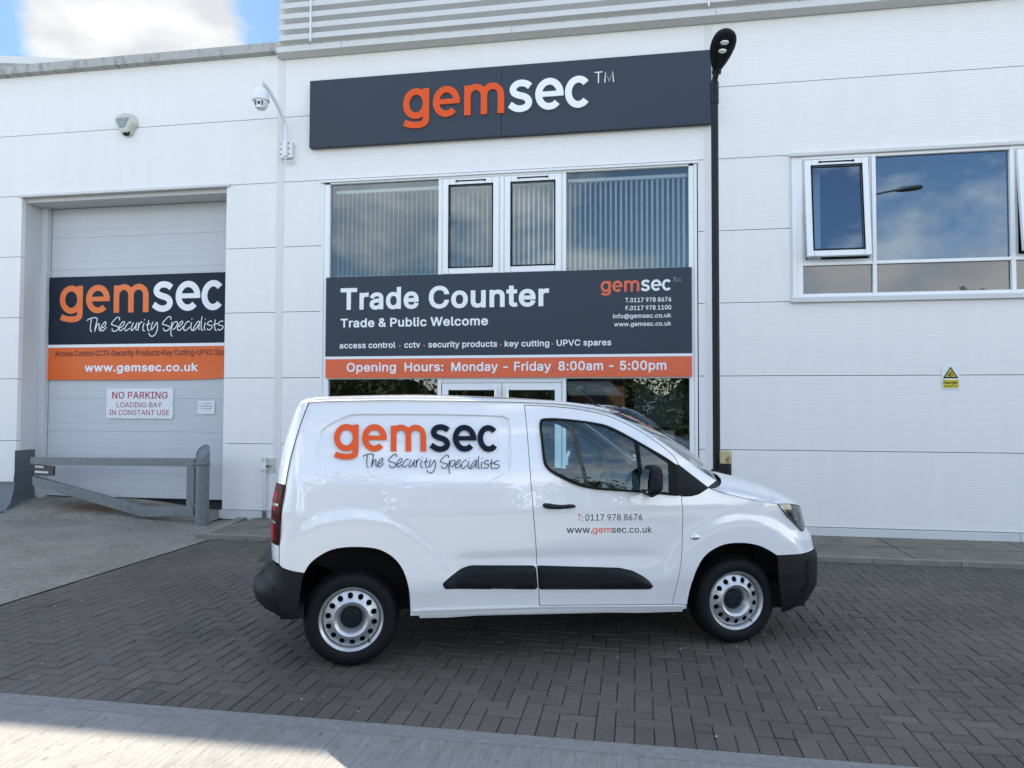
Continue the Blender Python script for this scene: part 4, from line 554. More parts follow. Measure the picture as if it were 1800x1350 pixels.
def glyph(ch, bold):
    """filled outline of one letter; bold grows the outline outwards"""
    if (ch, bold) not in _gm:
        loops = GL[ch][1]; pts = []; ed = []; qs = []
        if bold:
            for lp in loops:
                for i, p in enumerate(lp):
                    q = lp[(i+1) % len(lp)]; qs += ribbon([p, q], 2*bold); e1 = Vector(p) - Vector(lp[i-1]); e2 = Vector(q) - Vector(p)
                    if e1.length > 1e-6 and e2.length > 1e-6 and abs(e1.angle(e2)) > .9: qs.append([(p[0] + bold*1.0*cx_, p[1] + bold*1.0*cy_) for cx_, cy_ in ((-1, -1), (1, -1), (1, 1), (-1, 1))])
                    else: qs.append([(p[0] + bold*cos(k*pi/3), p[1] + bold*sin(k*pi/3)) for k in range(6)])
        for lp in list(loops) + qs: b = len(pts); pts += lp; ed += [(b+i, b+(i+1) % len(lp)) for i in range(len(lp))]
        V, T = cdt(pts, ed); Cn = np.array([[sum(V[i][0] for i in t)/3, sum(V[i][1] for i in t)/3] for t in T]); k = np.zeros(len(T), int)
        for lp in loops: k += inside(Cn, lp)
        k = (k % 2) == 1
        for q in qs: k |= inside(Cn, q)
        _gm[(ch, bold)] = (V, [t if area([V[i] for i in t]) > 0 else t[::-1] for t, q in zip(T, k) if q])
    return _gm[(ch, bold)]
def font2d(body, bold=0.0):
    V = []; F = []; x = 0.0
    for ch in body:
        if ch == ' ': x += .19; continue
        v, f = glyph(ch, bold); b = len(V); V += [(px + x, py) for px, py in v]; F += [tuple(b+i for i in t) for t in f]; x += GL[ch][0] + bold*1.2
    return V, F
_capH = {}
def text(body, x0, x1, z0, cap, bold=0.0, slope=0.0, ref='H'):
    V, F = font2d(body, bold)
    if (ref, bold) not in _capH:
        h = font2d(ref, bold)[0]; _capH[(ref, bold)] = (min(p[1] for p in h), max(p[1] for p in h))
    lo, hi = _capH[(ref, bold)]; a = min(p[0] for p in V); b = max(p[0] for p in V); sx = (x1-x0)/(b-a); sz = cap/(hi-lo)
    return [(x0 + (x-a)*sx, z0 + (y-lo)*sz + slope*(x-a)*sx) for x, y in V], F
def place(shape, x0, z0, sx, sz, slope=0.0):
    V, F = shape; return [(x0 + x*sx, z0 + y*sz + slope*x*sx) for x, y in V], F
def letters(name, shapes, fn, mat, parent, thick=0.0, back=None):
    for V, F in shapes:
        b = MB(); b.add([fn(*p) for p in V], F)
        if thick:
            cnt = {}
            for f in F:
                for i in range(len(f)):
                    a, c = f[i], f[(i+1) % len(f)]
                    if (c, a) in cnt: del cnt[(c, a)]
                    else: cnt[(a, c)] = 1
            for a, c in cnt: b.add([fn(*V[a]), fn(*V[c]), back(*V[c]), back(*V[a])], [(0, 3, 2, 1)])
        o = b.build(name, mat, parent, fix=False)
    return o
def wallfn(y): return lambda x, z: (x, y, z)

# ------------------------------------------------------------------ ground
def sheet(name, x0, y0, x1, y1, z, mat, n=1):
    b = MB(); b.grid(lambda u, v: (x0 + (x1-x0)*u, y0 + (y1-y0)*v, z), n, n); o = b.build(name, mat); return tag(o, kind='structure')
sheet('ground', -600, -600, 600, 600, -0.06, MAT['asphalt'])
sheet('concrete_road', -60, -13.5, 60, -6.50, -0.002, MAT['road'])
q = MB().box(-60, -6.50, -0.05, 60, -6.372, 0.0); tag(q.build('road_edge_strip', MAT['edge']), kind='structure')
sheet('concrete_apron', -40, -6.36, -5.50, 0.6, -0.001, MAT['apron'])
sheet('paving_bed', -5.50, -6.37, 30, -1.50, -0.014, MAT['sand'])
def paving():
    vs = []; fs = []; cols = []
    U = 0.105; G = 0.0024; rnd = random.Random(3)
    def blk(x0, y0, x1, y1):
        x0 += G; y0 += 1.5*G; x1 -= G; y1 -= 1.5*G
        if x1 - x0 < 0.015 or y1 - y0 < 0.015: return
        c = 0.0045; z = rnd.gauss(0, 0.0009); tx = rnd.gauss(0, 0.0012); ty = rnd.gauss(0, 0.0012); b = len(vs)
        for (x, y, dz) in ((x0, y0, -.04), (x1, y0, -.04), (x1, y1, -.04), (x0, y1, -.04), (x0, y0, -c*.8), (x1, y0, -c*.8), (x1, y1, -c*.8), (x0, y1, -c*.8), (x0+c, y0+c, 0), (x1-c, y0+c, 0), (x1-c, y1-c, 0), (x0+c, y1-c, 0)):
            vs.append((x, y, z + dz + tx*(x-x0) * 5 + ty*(y-y0) * 5))
        for k in range(4):
            k2 = (k+1) % 4; fs.append((b+k, b+k2, b+4+k2, b+4+k)); fs.append((b+4+k, b+4+k2, b+8+k2, b+8+k))
        fs.append((b+8, b+9, b+10, b+11))
        t = rnd.random(); v = 0.92 + 0.26*rnd.random()
        col = [(1-t)*a + t*bb for a, bb in zip((0.073, 0.064, 0.054), (0.086, 0.070, 0.057))]; cols.append([q*v for q in col] + [1])
    X0, X1, Y0, Y1 = -5.47, 9.6, -6.165, -1.52
    nx = int((X1-X0)/U)+3; ny = int((Y1-Y0)/U)+3
    for i in range(-2, nx):
        for j in range(-2, ny):
            k = (i + j) % 4
            if k == 0: r = (i, j, i+2, j+1)
            elif k == 2: r = (i, j, i+1, j+2)
            else: continue
            x0, y0, x1, y1 = X0 + r[0]*U, Y0 + r[1]*U, X0 + r[2]*U, Y0 + r[3]*U
            x0 = max(x0, X0); x1 = min(x1, X1); y0 = max(y0, Y0); y1 = min(y1, Y1)
            if x1 > x0 and y1 > y0: blk(x0, y0, x1, y1)
    i = 0
    while X0 + i*U < X1:                       # a course of headers along the road
        blk(X0 + i*U, Y0 - 0.203, X0 + (i+1)*U, Y0); i += 1
    me = bpy.data.meshes.new('block_paving'); me.from_pydata(vs, [], fs); me.materials.append(MAT['block'])
    ca = me.color_attributes.new('tone', 'FLOAT_COLOR', 'CORNER'); a = np.array([c for c in cols for _ in range(9*4)], np.float32)
    ca.data.foreach_set('color', a.ravel())
    o = bpy.data.objects.new('block_paving', me); C.objects.link(o); tag(o, kind='structure')
paving()
b = MB(); b.grid(lambda u, v: (-9.97 + 3.7*u, -.9 + 1.42*v, .001 + .21*smst(.15, 1, v)*(1 - .72*smst(.45, .95, u))), 24, 16); tag(b.build('concrete_ramp', MAT['apron'], smooth=60, fix=False), kind='structure')
# footpath slab and its kerb in front of the wall
FP = MB().box(-5.72, -1.42, -0.05, 30, 0.10, 0.045)
fo = FP.build('footpath', MAT['foot'], bevel=0.004); tag(fo, kind='structure')
kb = MB()
x = -5.60; rr = random.Random(4)
while x < 12: kb.box(x, -1.515, -0.05, x + 0.908, -1.42, 0.058 + rr.gauss(0, .002)); x += 0.914
p0 = Vector((-5.66, -1.50, 0)); p1 = Vector((-5.92, -0.04, 0)); d_ = (p1-p0).normalized(); n_ = Vector((-d_.y, d_.x, 0)) * 0.07
kb.add([p0+n_+Vector((0,0,-.05)), p0-n_+Vector((0,0,-.05)), p1-n_+Vector((0,0,-.05)), p1+n_+Vector((0,0,-.05)), p0+n_+Vector((0,0,.05)), p0-n_+Vector((0,0,.05)), p1-n_+Vector((0,0,.05)), p1+n_+Vector((0,0,.05))], [(0,3,2,1),(4,5,6,7),(0,1,5,4),(1,2,6,5),(2,3,7,6),(3,0,4,7)])
tag(kb.build('kerb', MAT['kerb'], bevel=0.008), kind='structure')
js = MB()
for xx in (-4.6, -1.9, 0.55, 3.1, 4.62, 7.6): js.box(xx, -1.41, 0.0455, xx + 0.012, -0.04, 0.0475)
js.box(-5.6, -0.72, 0.0455, 12, -0.712, 0.0475)
tag(js.build('footpath_joint', MAT['sand']), kind='structure')
# bits of grit and leaf on the ground
lb = MB(); rg = random.Random(11)
for _ in range(760):
    t = rg.random()
    if t < .25: x, y = rg.uniform(-5.4, 6), rg.uniform(-6.3, -1.6)
    elif t < .55: x, y = rg.uniform(-5.7, 7), -1.535 + rg.gauss(0, .025)
    elif t < .8: x, y = rg.uniform(-6.2, 7), -.06 - abs(rg.gauss(0, .03))
    else: x, y = rg.uniform(-9.5, -5.5), rg.uniform(-4.5, -.3)
    s = rg.uniform(.003, .010) * (1.6 if rg.random() < .08 else 1); z = 0.004 if y < -1.42 or x < -5.9 else .047; a = rg.uniform(0, pi)
    c, sn = cos(a)*s, sin(a)*s; mi = 0 if rg.random() < (.25 if y > -1.6 else .6) else 1
    lb.add([(x-c, y-sn, z), (x+sn*.6, y-c*.6, z), (x+c, y+sn, z+.002), (x-sn*.6, y+c*.6, z), (x, y, z + s*.8)], [(0,1,4),(1,2,4),(2,3,4),(3,0,4)], mi)
tag(lb.build('ground_litter', [pbsdf('pale_grit', (0.38, 0.38, 0.36), 0.8), pbsdf('dead_leaf', (0.05, 0.038, 0.025), 0.8)]), 'scattered grit and dead leaves lying on the paving', 'litter', kind='stuff')

# ------------------------------------------------------------------ the building
B = thing('warehouse_unit', (0, 0, 0), 'white ribbed metal warehouse front with loading bay, shop window and offices', 'building')
JZ = [0.152, 1.168, 2.177, 3.184, 4.186, 5.191, 6.2, 7.195]
OPEN = [(-9.96, -6.285, 0.0, 5.175), (-4.70, 0.86, -1, 5.175), (2.085, 7.48, 3.17, 5.191)]
cb = MB()
def clad(x0, x1):
    g = 0.004
    for z0, z1 in zip(JZ[:-1], JZ[1:]):
        ov = [o for o in OPEN if o[2] < z1 - .03 and o[3] > z0 + .03]
        xs = sorted({x0, x1} | {v for o in ov for v in o[:2] if x0 < v < x1}); zs = sorted({z0, z1} | {v for o in ov for v in o[2:] if z0 < v < z1})
        for a, b in zip(xs[:-1], xs[1:]):
            for c, d in zip(zs[:-1], zs[1:]):
                if any(o[0]-1e-6 <= a and b <= o[1]+1e-6 and o[2]-1e-6 <= c and d <= o[3]+1e-6 for o in OPEN): continue
                cb.box(a, 0.0, c + (g if c == z0 else 0), b, 0.08, d - (g if d == z1 else 0))
clad(-24, -5.45); clad(-5.325, 0.965); clad(1.055, 22)
cb.build('wall_cladding', MAT['clad'], B, bevel=0.003)
bk = MB()                                             # dark liner behind the open joints
for (a, b, c, d) in ((-24, -9.96, 0, 7.1), (-9.96, -6.285, 5.176, 7.1), (-6.285, -4.7, 0, 7.1), (-4.7, .86, 5.151, 7.1), (.86, 2.085, 0, 7.1), (2.085, 7.48, 0, 3.169), (2.085, 7.48, 5.191, 7.1), (7.48, 22, 0, 7.1)):
    bk.box(a, 0.083, c, b, 0.12, d)
bk.build('wall_liner', MAT['dark'], B)
for xc in (-5.388, 1.010):                            # vertical cover strips with three ribs
    s = MB(); s.box(xc-.062, 0.0, 0.15, xc+.062, .06, 7.13)
    for dx, hw_ in ((-.0415, .0195), (.002, .0205), (.0435, .0175)): s.box(xc+dx-hw_, -0.003, 0.155, xc+dx+hw_, 0.0, 7.125)
    s.build('cover_strip', MAT['strip'], B, bevel=0.002)
pl = MB()
for (a, b) in ((-24, -9.99), (-6.315, -4.73), (0.885, 4.83), (4.838, 22)): pl.box(a, -0.03, 0.012, b, 0.03, 0.147)
split_build(pl, 'base_flashing', MAT['cream'], B, bevel=0.004)
ft = MB().box(-6.28, -0.01, -0.05, 22, 0.10, 0.011); ft.build('footing', MAT['brick'], B)
# parapet over the loading bay, flashing and profiled sheet over the shop
pp = MB(); pp.add([(-24, -0.10, 7.205), (-5.37, -0.10, 7.205), (-5.37, -0.12, 7.330), (-24, -0.12, 7.330), (-24, 0.25, 7.36), (-5.37, 0.25, 7.36), (-24, 0.25, 7.10), (-5.37, 0.25, 7.10), (-24, -0.002, 7.185), (-5.37, -0.002, 7.185)],
   [(0,1,2,3), (3,2,5,4), (4,5,7,6), (8,9,1,0), (6,7,9,8), (0,3,4,6,8), (1,9,7,5,2)])
pp.build('parapet', MAT['parapet'], B)
fl = MB(); fl.add([(-5.40, -0.16, 7.14), (22, -0.16, 7.14), (22, -0.16, 7.222), (-5.40, -0.16, 7.222), (-5.40, 0.2, 7.25), (22, 0.2, 7.25), (-5.40, -0.02, 7.10), (22, -0.02, 7.10)], [(0,1,2,3), (3,2,5,4), (6,7,1,0), (0,3,4,6), (1,7,5,2)])
fl.build('eaves_flashing', MAT['cream'], B)
jl = MB()
for xx in (-4.35, -1.75, 1.1, 4.4): jl.box(xx, -0.163, 7.142, xx+.004, -0.160, 7.221)
split_build(jl, 'flashing_joint', MAT['dark'], B)
pf = []
z = 7.232
while z < 9.4: pf += [(-0.115, z), (-0.115, z+.028), (-0.205, z+.062), (-0.205, z+.143)]; z += 0.1645
pf += [(-0.115, z), (0.15, z)]
ps = MB(); n = len(pf); ps.add([(-5.335, y, zz) for y, zz in pf] + [(22, y, zz) for y, zz in pf], [(i, i+1, n+i+1, n+i) for i in range(n-1)])
ps.add([(-5.335, y, zz) for y, zz in pf] + [(-5.335, 0.15, 7.232)], [tuple(range(n+1))])
ps.build('profiled_sheet', MAT['profile'], B, fix=False)
lb_ = MB()
for i, xx in enumerate((-4.815, 1.0, 6.8)): lb_.box(xx-.012, -0.232, 7.235, xx+.012, -0.207, 9.4)
split_build(lb_, 'sheet_joint_bar', MAT['white'], B, bevel=.003)
sc = MB(); rr = random.Random(2)
for k in range(6):
    zz = 7.232 + .1645*k + .012
    for xx in ((-4.87, -4.70) if k else (-4.87, -4.70, -4.25, -3.75, -3.25, -2.7, -2.2, -1.6, -1.0, -.4, .3, 1.4, 2.2)) : sc.lathe([(0.001, .012), (.008, .010), (.010, 0)], (xx, -0.116, zz), (0, -1, 0), 8)
split_build(sc, 'sheet_screw', MAT['dark'], B)
# shell of the building: roofs, side and back walls, floors, partitions
quick('flat_roof', [(-24, .13, 7.0, -5.4, 26, 7.09)], MAT['parapet'], B)
quick('main_roof', [(-5.33, .16, 9.30, 22, 26, 9.40)], MAT['parapet'], B)
quick('rear_wall', [(-24, 26, 0, 22, 26.2, 9.4)], MAT['white'], B)
quick('side_wall', [(-24.2, .13, 0, -24, 26, 7.0), (22, .13, 0, 22.2, 26, 9.3), (-5.36, 0.2, 7.26, -5.28, 26, 9.3)], MAT['white'], B)
quick('inner_wall', [(-5.25, .14, 0, -5.15, 8, 7.0), (1.3, .14, 0, 1.4, 8, 7.0), (-5.15, 5, 0, 1.3, 5.1, 7.0), (1.4, 5, 2.6, 21.9, 5.1, 7.0), (7.48, .14, 2.6, 7.56, 5, 7.0)], MAT['inside'], B)
quick('inner_floor', [(-5.15, .14, 2.62, 1.3, 5, 3.6), (1.4, .14, 2.5, 21.9, 5, 3.1), (-5.15, .14, 6.0, 21.9, 5, 6.1)], MAT['inside'], B)
quick('shop_floor', [(-5.15, .14, -.03, 1.3, 5, 0.02)], MAT['insidefloor'], B)
# higher roof verge seen over the parapet at the far left
vg = MB(); vz = lambda x: 9.29 - (x + 13.5) * 0.113
for (a, b) in ((-26, -8.6),):
    vg.add([(a, 3.0, vz(a)-.17), (b, 3.0, vz(b)-.15), (b, 3.0, vz(b)), (a, 3.0, vz(a)), (a, 3.2, vz(a)-.17), (b, 3.2, vz(b)-.15), (b, 3.2, vz(b)), (a, 3.2, vz(a))], [(0,1,2,3), (3,2,6,7), (0,4,5,1), (5,4,7,6), (0,3,7,4), (1,5,6,2)])
    vg.add([(a, 3.12, 7.05), (b, 3.12, 7.05), (b, 3.12, vz(b)-.15), (a, 3.12, vz(a)-.17)], [(0,1,2,3)])
    vg.add([(a, 3.2, vz(a)-.02), (b, 3.2, vz(b)-.02), (b, 24, vz(b)-.02), (a, 24, vz(a)-.02)], [(0,1,2,3)])
vg.build('roof_verge', MAT['cream'], B)

# loading bay: reveal, lintel trim, sectional door
rv = MB(); rv.box(-9.995, .081, 0, -9.956, .5, 5.10); rv.box(-6.345, .46, 0, -6.285, .5, 5.10); rv.box(-6.284, .081, 0, -6.25, .5, 5.10); rv.box(-9.96, .081, 5.10, -6.285, .5, 5.175)
rv.box(-9.955, 0.40, 0, -9.84, .5, 5.10)
rv.build('bay_reveal', pbsdf('reveal_sheet', (0.56, 0.57, 0.58), 0.5, var=.05), B, bevel=.003)
lt = MB(); lt.box(-10.0, -0.035, 5.165, -6.22, -0.002, 5.205); lt.build('bay_lintel_trim', MAT['cream'], B, bevel=.004)
D = MB(); z = 0.225; k = 0
while z < 5.09:
    zt = min(z + 0.1365, 5.095); D.box(-9.835, .50, z + (.0018 if k % 4 == 0 else .0004), -6.35, .54, zt - (.0010 if k % 4 == 3 else .0003)); z = zt; k += 1
dr = D.build('loading_door', MAT['pdoor'], B, bevel=.0008)
quick('door_liner', [(-9.9, .541, 0.2, -6.3, .57, 5.10)], MAT['pdoor'], dr); quick('threshold_gap', [(-9.9, .545, -.02, -6.3, .57, .198)], MAT['dark'], dr)
quick('bottom_seal', [(-9.83, .505, .195, -6.35, .535, .222)], MAT['trim'], dr)

# --- windows
def frame_rect(b, x0, z0, x1, z1, t, y0, y1):
    b.box(x0, y0, z0, x0+t, y1, z1); b.box(x1-t, y0, z0, x1, y1, z1); b.box(x0+t, y0, z1-t, x1-t, y1, z1); b.box(x0+t, y0, z0, x1-t, y1, z0+t)
def sash(win, x0, z0, x1, z1, y, ang, glass, bar=0.105):
    """top-hung opening light; leans out at the bottom by ang"""
    ca, sa = cos(ang), sin(ang)
    def T(p): d = z1 - p[2]; yy = p[1] - y; return (p[0], y + yy*ca - d*sa, z1 - d*ca - yy*sa)
    f = MB(); frame_rect(f, x0, z0, x1, z1, bar, y-.03, y+.035); f.v = [T(p) for p in f.v]
    s = f.build('opening_sash', MAT['upvc'], win, bevel=.012)
    g = MB(); g.add([T((x0+bar-.004, y, z0+bar-.004)), T((x1-bar+.004, y, z0+bar-.004)), T((x1-bar+.004, y, z1-bar+.004)), T((x0+bar-.004, y, z1-bar+.004))], [(0,1,2,3)]); g.build('pane', glass, win)
    gk = MB(); frame_rect(gk, x0+bar-.012, z0+bar-.012, x1-bar+.012, z1-bar+.012, .020, y-.034, y-.028); gk.v = [T(p) for p in gk.v]; gk.build('gasket', MAT['gloss'], win)
    h = MB(); xc = (x0+x1)/2; h.box(xc-.21, y-.038, z1-.045, xc+.21, y-.0305, z1-.028); h.box(xc-.225, y-.045, z1-.052, xc-.20, y-.0385, z1-.026); h.box(xc+.20, y-.045, z1-.052, xc+.225, y-.0385, z1-.026); h.v = [T(p) for p in h.v]; h.build('trickle_vent', MAT['gloss'], win)
def fixedpane(win, x0, z0, x1, z1, y, glass):
    MB().add([(x0, y, z0), (x1, y, z0), (x1, y, z1), (x0, y, z1)], [(0,1,2,3)]).build('pane', glass, win)
# shop window over two storeys
f = MB(); Y0, Y1 = -0.008, .075
f.box(-4.66, Y0, .02, -4.57, Y1, 5.115); f.box(.735, Y0, .02, .80, Y1, 5.115)
for a, b in ((-2.868, -2.812), (-1.942, -1.884), (-1.03, -.976)): f.box(a, Y0+.004, 3.66, b, Y1, 5.115)
f.box(-4.57, Y0, 5.115, .735, Y1, 5.14); f.box(-4.57, Y0, 2.152, .735, Y1, 2.20); f.box(-4.57, Y0+.003, 3.60, .735, Y1, 3.668)
f.box(-4.57, Y0, .02, -2.868, Y1, .08); f.box(-.976, Y0, .02, .735, Y1, .08)
f.box(-2.868, Y0+.004, .02, -2.812, Y1, 2.152); f.box(-1.03, Y0+.004, .02, -.976, Y1, 2.152)
W1 = f.build('shop_window', MAT['upvc'], B, bevel=.005)
tr = MB(); tr.box(-4.72, -0.04, 5.14, .86, -0.002, 5.175); tr.box(-4.70, -0.015, .15, -4.662, .02, 5.138); tr.box(.802, -0.015, .15, .845, .02, 5.138); tr.build('window_trim', MAT['white'], B, bevel=.004)
fixedpane(W1, -4.57, 3.66, -2.868, 5.115, .04, MAT['glass_up']); fixedpane(W1, -.976, 3.66, .735, 5.115, .04, MAT['glass_up'])
for a, b in ((-2.812, -1.942), (-1.884, -1.03)):
    g_ = MB(); frame_rect(g_, a, 3.668, b, 5.115, .018, .0, .07); g_.build('sash_frame', MAT['cream'], W1)
    sash(W1, a+.012, 3.69, b-.012, 5.10, .012, 0, MAT['glass_up'], .098)
fixedpane(W1, -4.57, .08, -2.868, 2.152, .04, MAT['glass_low']); fixedpane(W1, -.976, .08, .735, 2.152, .04, MAT['glass_low'])
quick('back_panel', [(-4.57, .085, 2.2, .735, .10, 3.6)], MAT['dark'], W1)
# entrance doors below the sign
ed = MB(); ed.box(-2.812, .012, 2.095, -1.03, .07, 2.152); en = ed.build('entrance_door', MAT['upvc'], B, bevel=.004)
for a, b in ((-2.80, -1.912), (-1.902, -1.04)):
    l_ = MB(); frame_rect(l_, a, .03, b, 2.088, .105, .004, .06); l_.build('door_leaf', MAT['upvc'], en, bevel=.006)
    MB().add([(a+.1, .03, .13), (b-.1, .03, .13), (b-.1, .03, 1.985), (a+.1, .03, 1.985)], [(0,1,2,3)]).build('pane', MAT['glass_low'], en)
    gk = MB(); frame_rect(gk, a+.098, .128, b-.098, 1.988, .014, -.0005, .0035); gk.build('gasket', MAT['gloss'], en)
for xx in (-1.99, -1.815):
    hb = MB(); hb.tube([(xx, -.055, .7), (xx, -.055, 2.05)], .016, 12); hb.tube([(xx, -.055, 1.95), (xx, .003, 1.95)], .01, 8); hb.tube([(xx, -.055, .8), (xx, .003, .8)], .01, 8)
    hb.build('pull_handle', MAT['chrome'], en, smooth=40)
    MB().lathe([(.0001, .08), (.019, .078), (.019, .0)], (xx, -.055, 1.97), (0, 0, 1), 14).build('handle_cap', MAT['lens'], en, smooth=40)
# office window to the right
f = MB(); X = [2.10, 2.24]
f.box(2.10, -.012, 3.20, 2.16, .075, 5.155); f.box(2.16, -.006, 3.20, 2.24, .075, 5.155)
cells = [(2.24, 3.12, 's'), (3.17, 4.795, 'f'), (4.85, 5.73, 's'), (5.78, 7.40, 'f')]
for a, b in ((3.12, 3.17), (4.795, 4.85), (5.73, 5.78), (7.40, 7.46)): f.box(a, -.014, 3.20, b, .075, 5.155)
f.box(2.24, -.008, 5.112, 7.40, .075, 5.155); f.box(2.24, -.008, 3.232, 7.40, .075, 3.282)
for a, b, k in cells: f.box(a, -.010, 3.664, b, .075, 3.708)
W2 = f.build('office_window', MAT['upvc'], B, bevel=.005)
tr = MB(); tr.box(2.07, -.05, 5.156, 7.50, -.002, 5.20); tr.box(2.07, -.055, 3.165, 7.50, -.002, 3.232); tr.box(2.078, -.02, 3.234, 2.098, .02, 5.154); tr.build('window_trim', MAT['cream'], B, bevel=.005)
for a, b, k in cells:
    fixedpane(W2, a, 3.282, b, 3.664, .03, MAT['spandrel'])
    if k == 'f': fixedpane(W2, a, 3.708, b, 5.112, .035, MAT['glass_right'])
    else:
        g_ = MB(); frame_rect(g_, a, 3.708, b, 5.112, .035, .0, .07); g_.build('sash_frame', MAT['cream'], W2, bevel=.004)
        sash(W2, a+.022, 3.752, b-.052, 5.092, -.012, radians(5.2), MAT['glass_right'], .088)
quick('spandrel_back', [(2.24, .08, 3.2, 7.4, .10, 3.66)], MAT['dark'], W2)

# --- vertical blinds behind the upper shop window
def blind(x0, x1, label, curtain=False):
    t = thing('vertical_blind', (x0, .22, 5.06), label, 'blind', 'vertical blinds in the upper shop window')
    quick('headrail', [(x0, .20, 5.03, x1, .25, 5.075)], MAT['slat'], t)
    b = MB(); ch = MB(); x = x0 + .03; rb = random.Random(int(x0*100)); prev = None
    while x < x1 - .01:
        a = radians(18 + rb.gauss(0, 1.2)); hx, hy = .0445*sin(-a), .0445*cos(a); bow = .013
        pts = []
        for s in (-1, -.4, .4, 1): pts.append((x + hx*s + bow*(1-s*s)*cos(a), .225 + hy*s))
        n = len(pts); b.add([(px, py, 5.03) for px, py in pts] + [(px + rb.gauss(0, .001), py, 3.60) for px, py in pts], [(i, i+1, n+i+1, n+i) for i in range(n-1)])
        if prev is not None: ch.tube([(prev + (x-prev)*i/6, .19, 3.755 - .022*sin(pi*i/6)) for i in range(7)], .0022, 5)
        prev = x; x += .0738
    b.build('slats', MAT['slat'], t, fix=False); ch.build('bottom_chain', MAT['slat'], t)
    return t
blind(-4.56, -2.87, 'vertical slat blind behind the wide left pane above the trade sign')
blind(-2.80, -1.95, 'vertical slat blind behind the left narrow opening sash above the trade sign')
blind(-1.88, -1.04, 'vertical slat blind behind the right narrow opening sash above the trade sign')
blind(-.97, .73, 'vertical slat blind behind the wide right pane beside the lamp post')
# curtain bunched at the left of the office window
cu = MB(); cu.grid(lambda u, v: (2.30 + .22*u + .0*v, .20 + .03*sin(u*26), 3.72 + 1.38*v), 60, 2)
tag(cu.build('curtain', MAT['slat'], smooth=60, fix=False), 'pale curtain bunched at the left side of the tilted office window', 'curtain')

# ------------------------------------------------------------------ signs on the front
# fascia board
S = thing('fascia_sign', (-1.9, -.05, 5.66), 'long slate blue board with raised orange and white lettering high on the wall', 'sign')
fb = MB(); fb.box(-4.872, -.10, 5.664, -1.909, -.013, 6.69); fb.box(-1.905, -.10, 5.664, 1.04, -.013, 6.69); fb.build('sign_board', MAT['sign'], S, bevel=.003)
kx = (-.614 + 3.39) / LOGO_W
fr_, bk_ = wallfn(-.122), wallfn(-.1005)
letters('orange_letters', [place(GEM, -3.39, 5.99, kx, .455)], fr_, MAT['orange'], S, 1, bk_)
letters('white_letters', [place(SEC, -3.39, 5.995, kx, .455)], fr_, MAT['wlet'], S, 1, bk_)
letters('trade_mark', [place(TM, -.564, 6.335, .18, .155)], wallfn(-.104), MAT['wlet'], S)
# trade counter sign across the shop window
S = thing('trade_sign', (-1.9, -.03, 2.17), 'wide slate sign with big white Trade Counter lettering and orange opening hours strip', 'sign')
quick('sign_board', [(-4.603, -.040, 2.492, .769, -.012, 3.687)], MAT['sign'], S, .002)
quick('white_line', [(-4.598, -.040, 2.452, .765, -.012, 2.490)], MAT['wlet'], S)
quick('orange_strip', [(-4.598, -.040, 2.170, .765, -.012, 2.450)], MAT['orangesign'], S)
sf = wallfn(-.0425)
letters('white_lettering', [text('Trade', -4.368, -3.150, 3.19, .328, .024), text('Counter', -2.995, -1.217, 3.186, .328, .024), text('Trade & Public Welcome', -4.363, -2.106, 2.926, .132, .022),
    text('access control', -4.376, -3.501, 2.612, .088, .016), text('cctv', -3.365, -3.121, 2.611, .088, .016), text('security products', -2.997, -1.969, 2.611, .088, .016), text('key cutting', -1.858, -1.213, 2.611, .088, .016), text('UPVC spares', -1.106, -.336, 2.613, .088, .016),
    text('T.0117 978 8676', -.14, .49, 3.214, .063, .016), text('F.0117 978 1100', -.136, .49, 3.103, .063, .016), text('info@gemsec.co.uk', -.312, .489, 2.993, .060, .012), text('www.gemsec.co.uk', -.295, .489, 2.880, .060, .012),
    text('Opening  Hours:', -4.26, -2.767, 2.263, .130, .016), text('Monday - Friday', -2.65, -1.185, 2.261, .130, .016), text('8:00am - 5:00pm', -1.081, .42, 2.264, .130, .016)], sf, MAT['wlet'], S)
letters('ghost_lettering', [text('Opening Hours:', -4.44, -3.30, 2.262, .10, .0), text('Monday - Friday 9:00am', -2.9, -.2, 2.262, .10, .0), text('5:30pm', -.1, .50, 2.262, .10, .0)], wallfn(-.0412), MAT['ghost'], S)
dots = MB()
for xx in (-3.435, -3.06, -1.915, -1.165): dots.lathe([(.0001, 0), (.013, 0)], (xx, -.0425, 2.64), (0, -1, 0), 10)
split_build(dots, 'orange_dot', MAT['orangesign'], S)
kx = (.495 + .483) / LOGO_W
letters('orange_letters', [place(GEM, -.483, 3.366, kx, .158)], sf, MAT['orangesign'], S); letters('white_letters', [place(SEC, -.483, 3.368, kx, .158)], sf, MAT['wlet'], S); letters('trade_mark', [place(TM, .516, 3.488, .066, .058)], sf, MAT['palelet'], S)
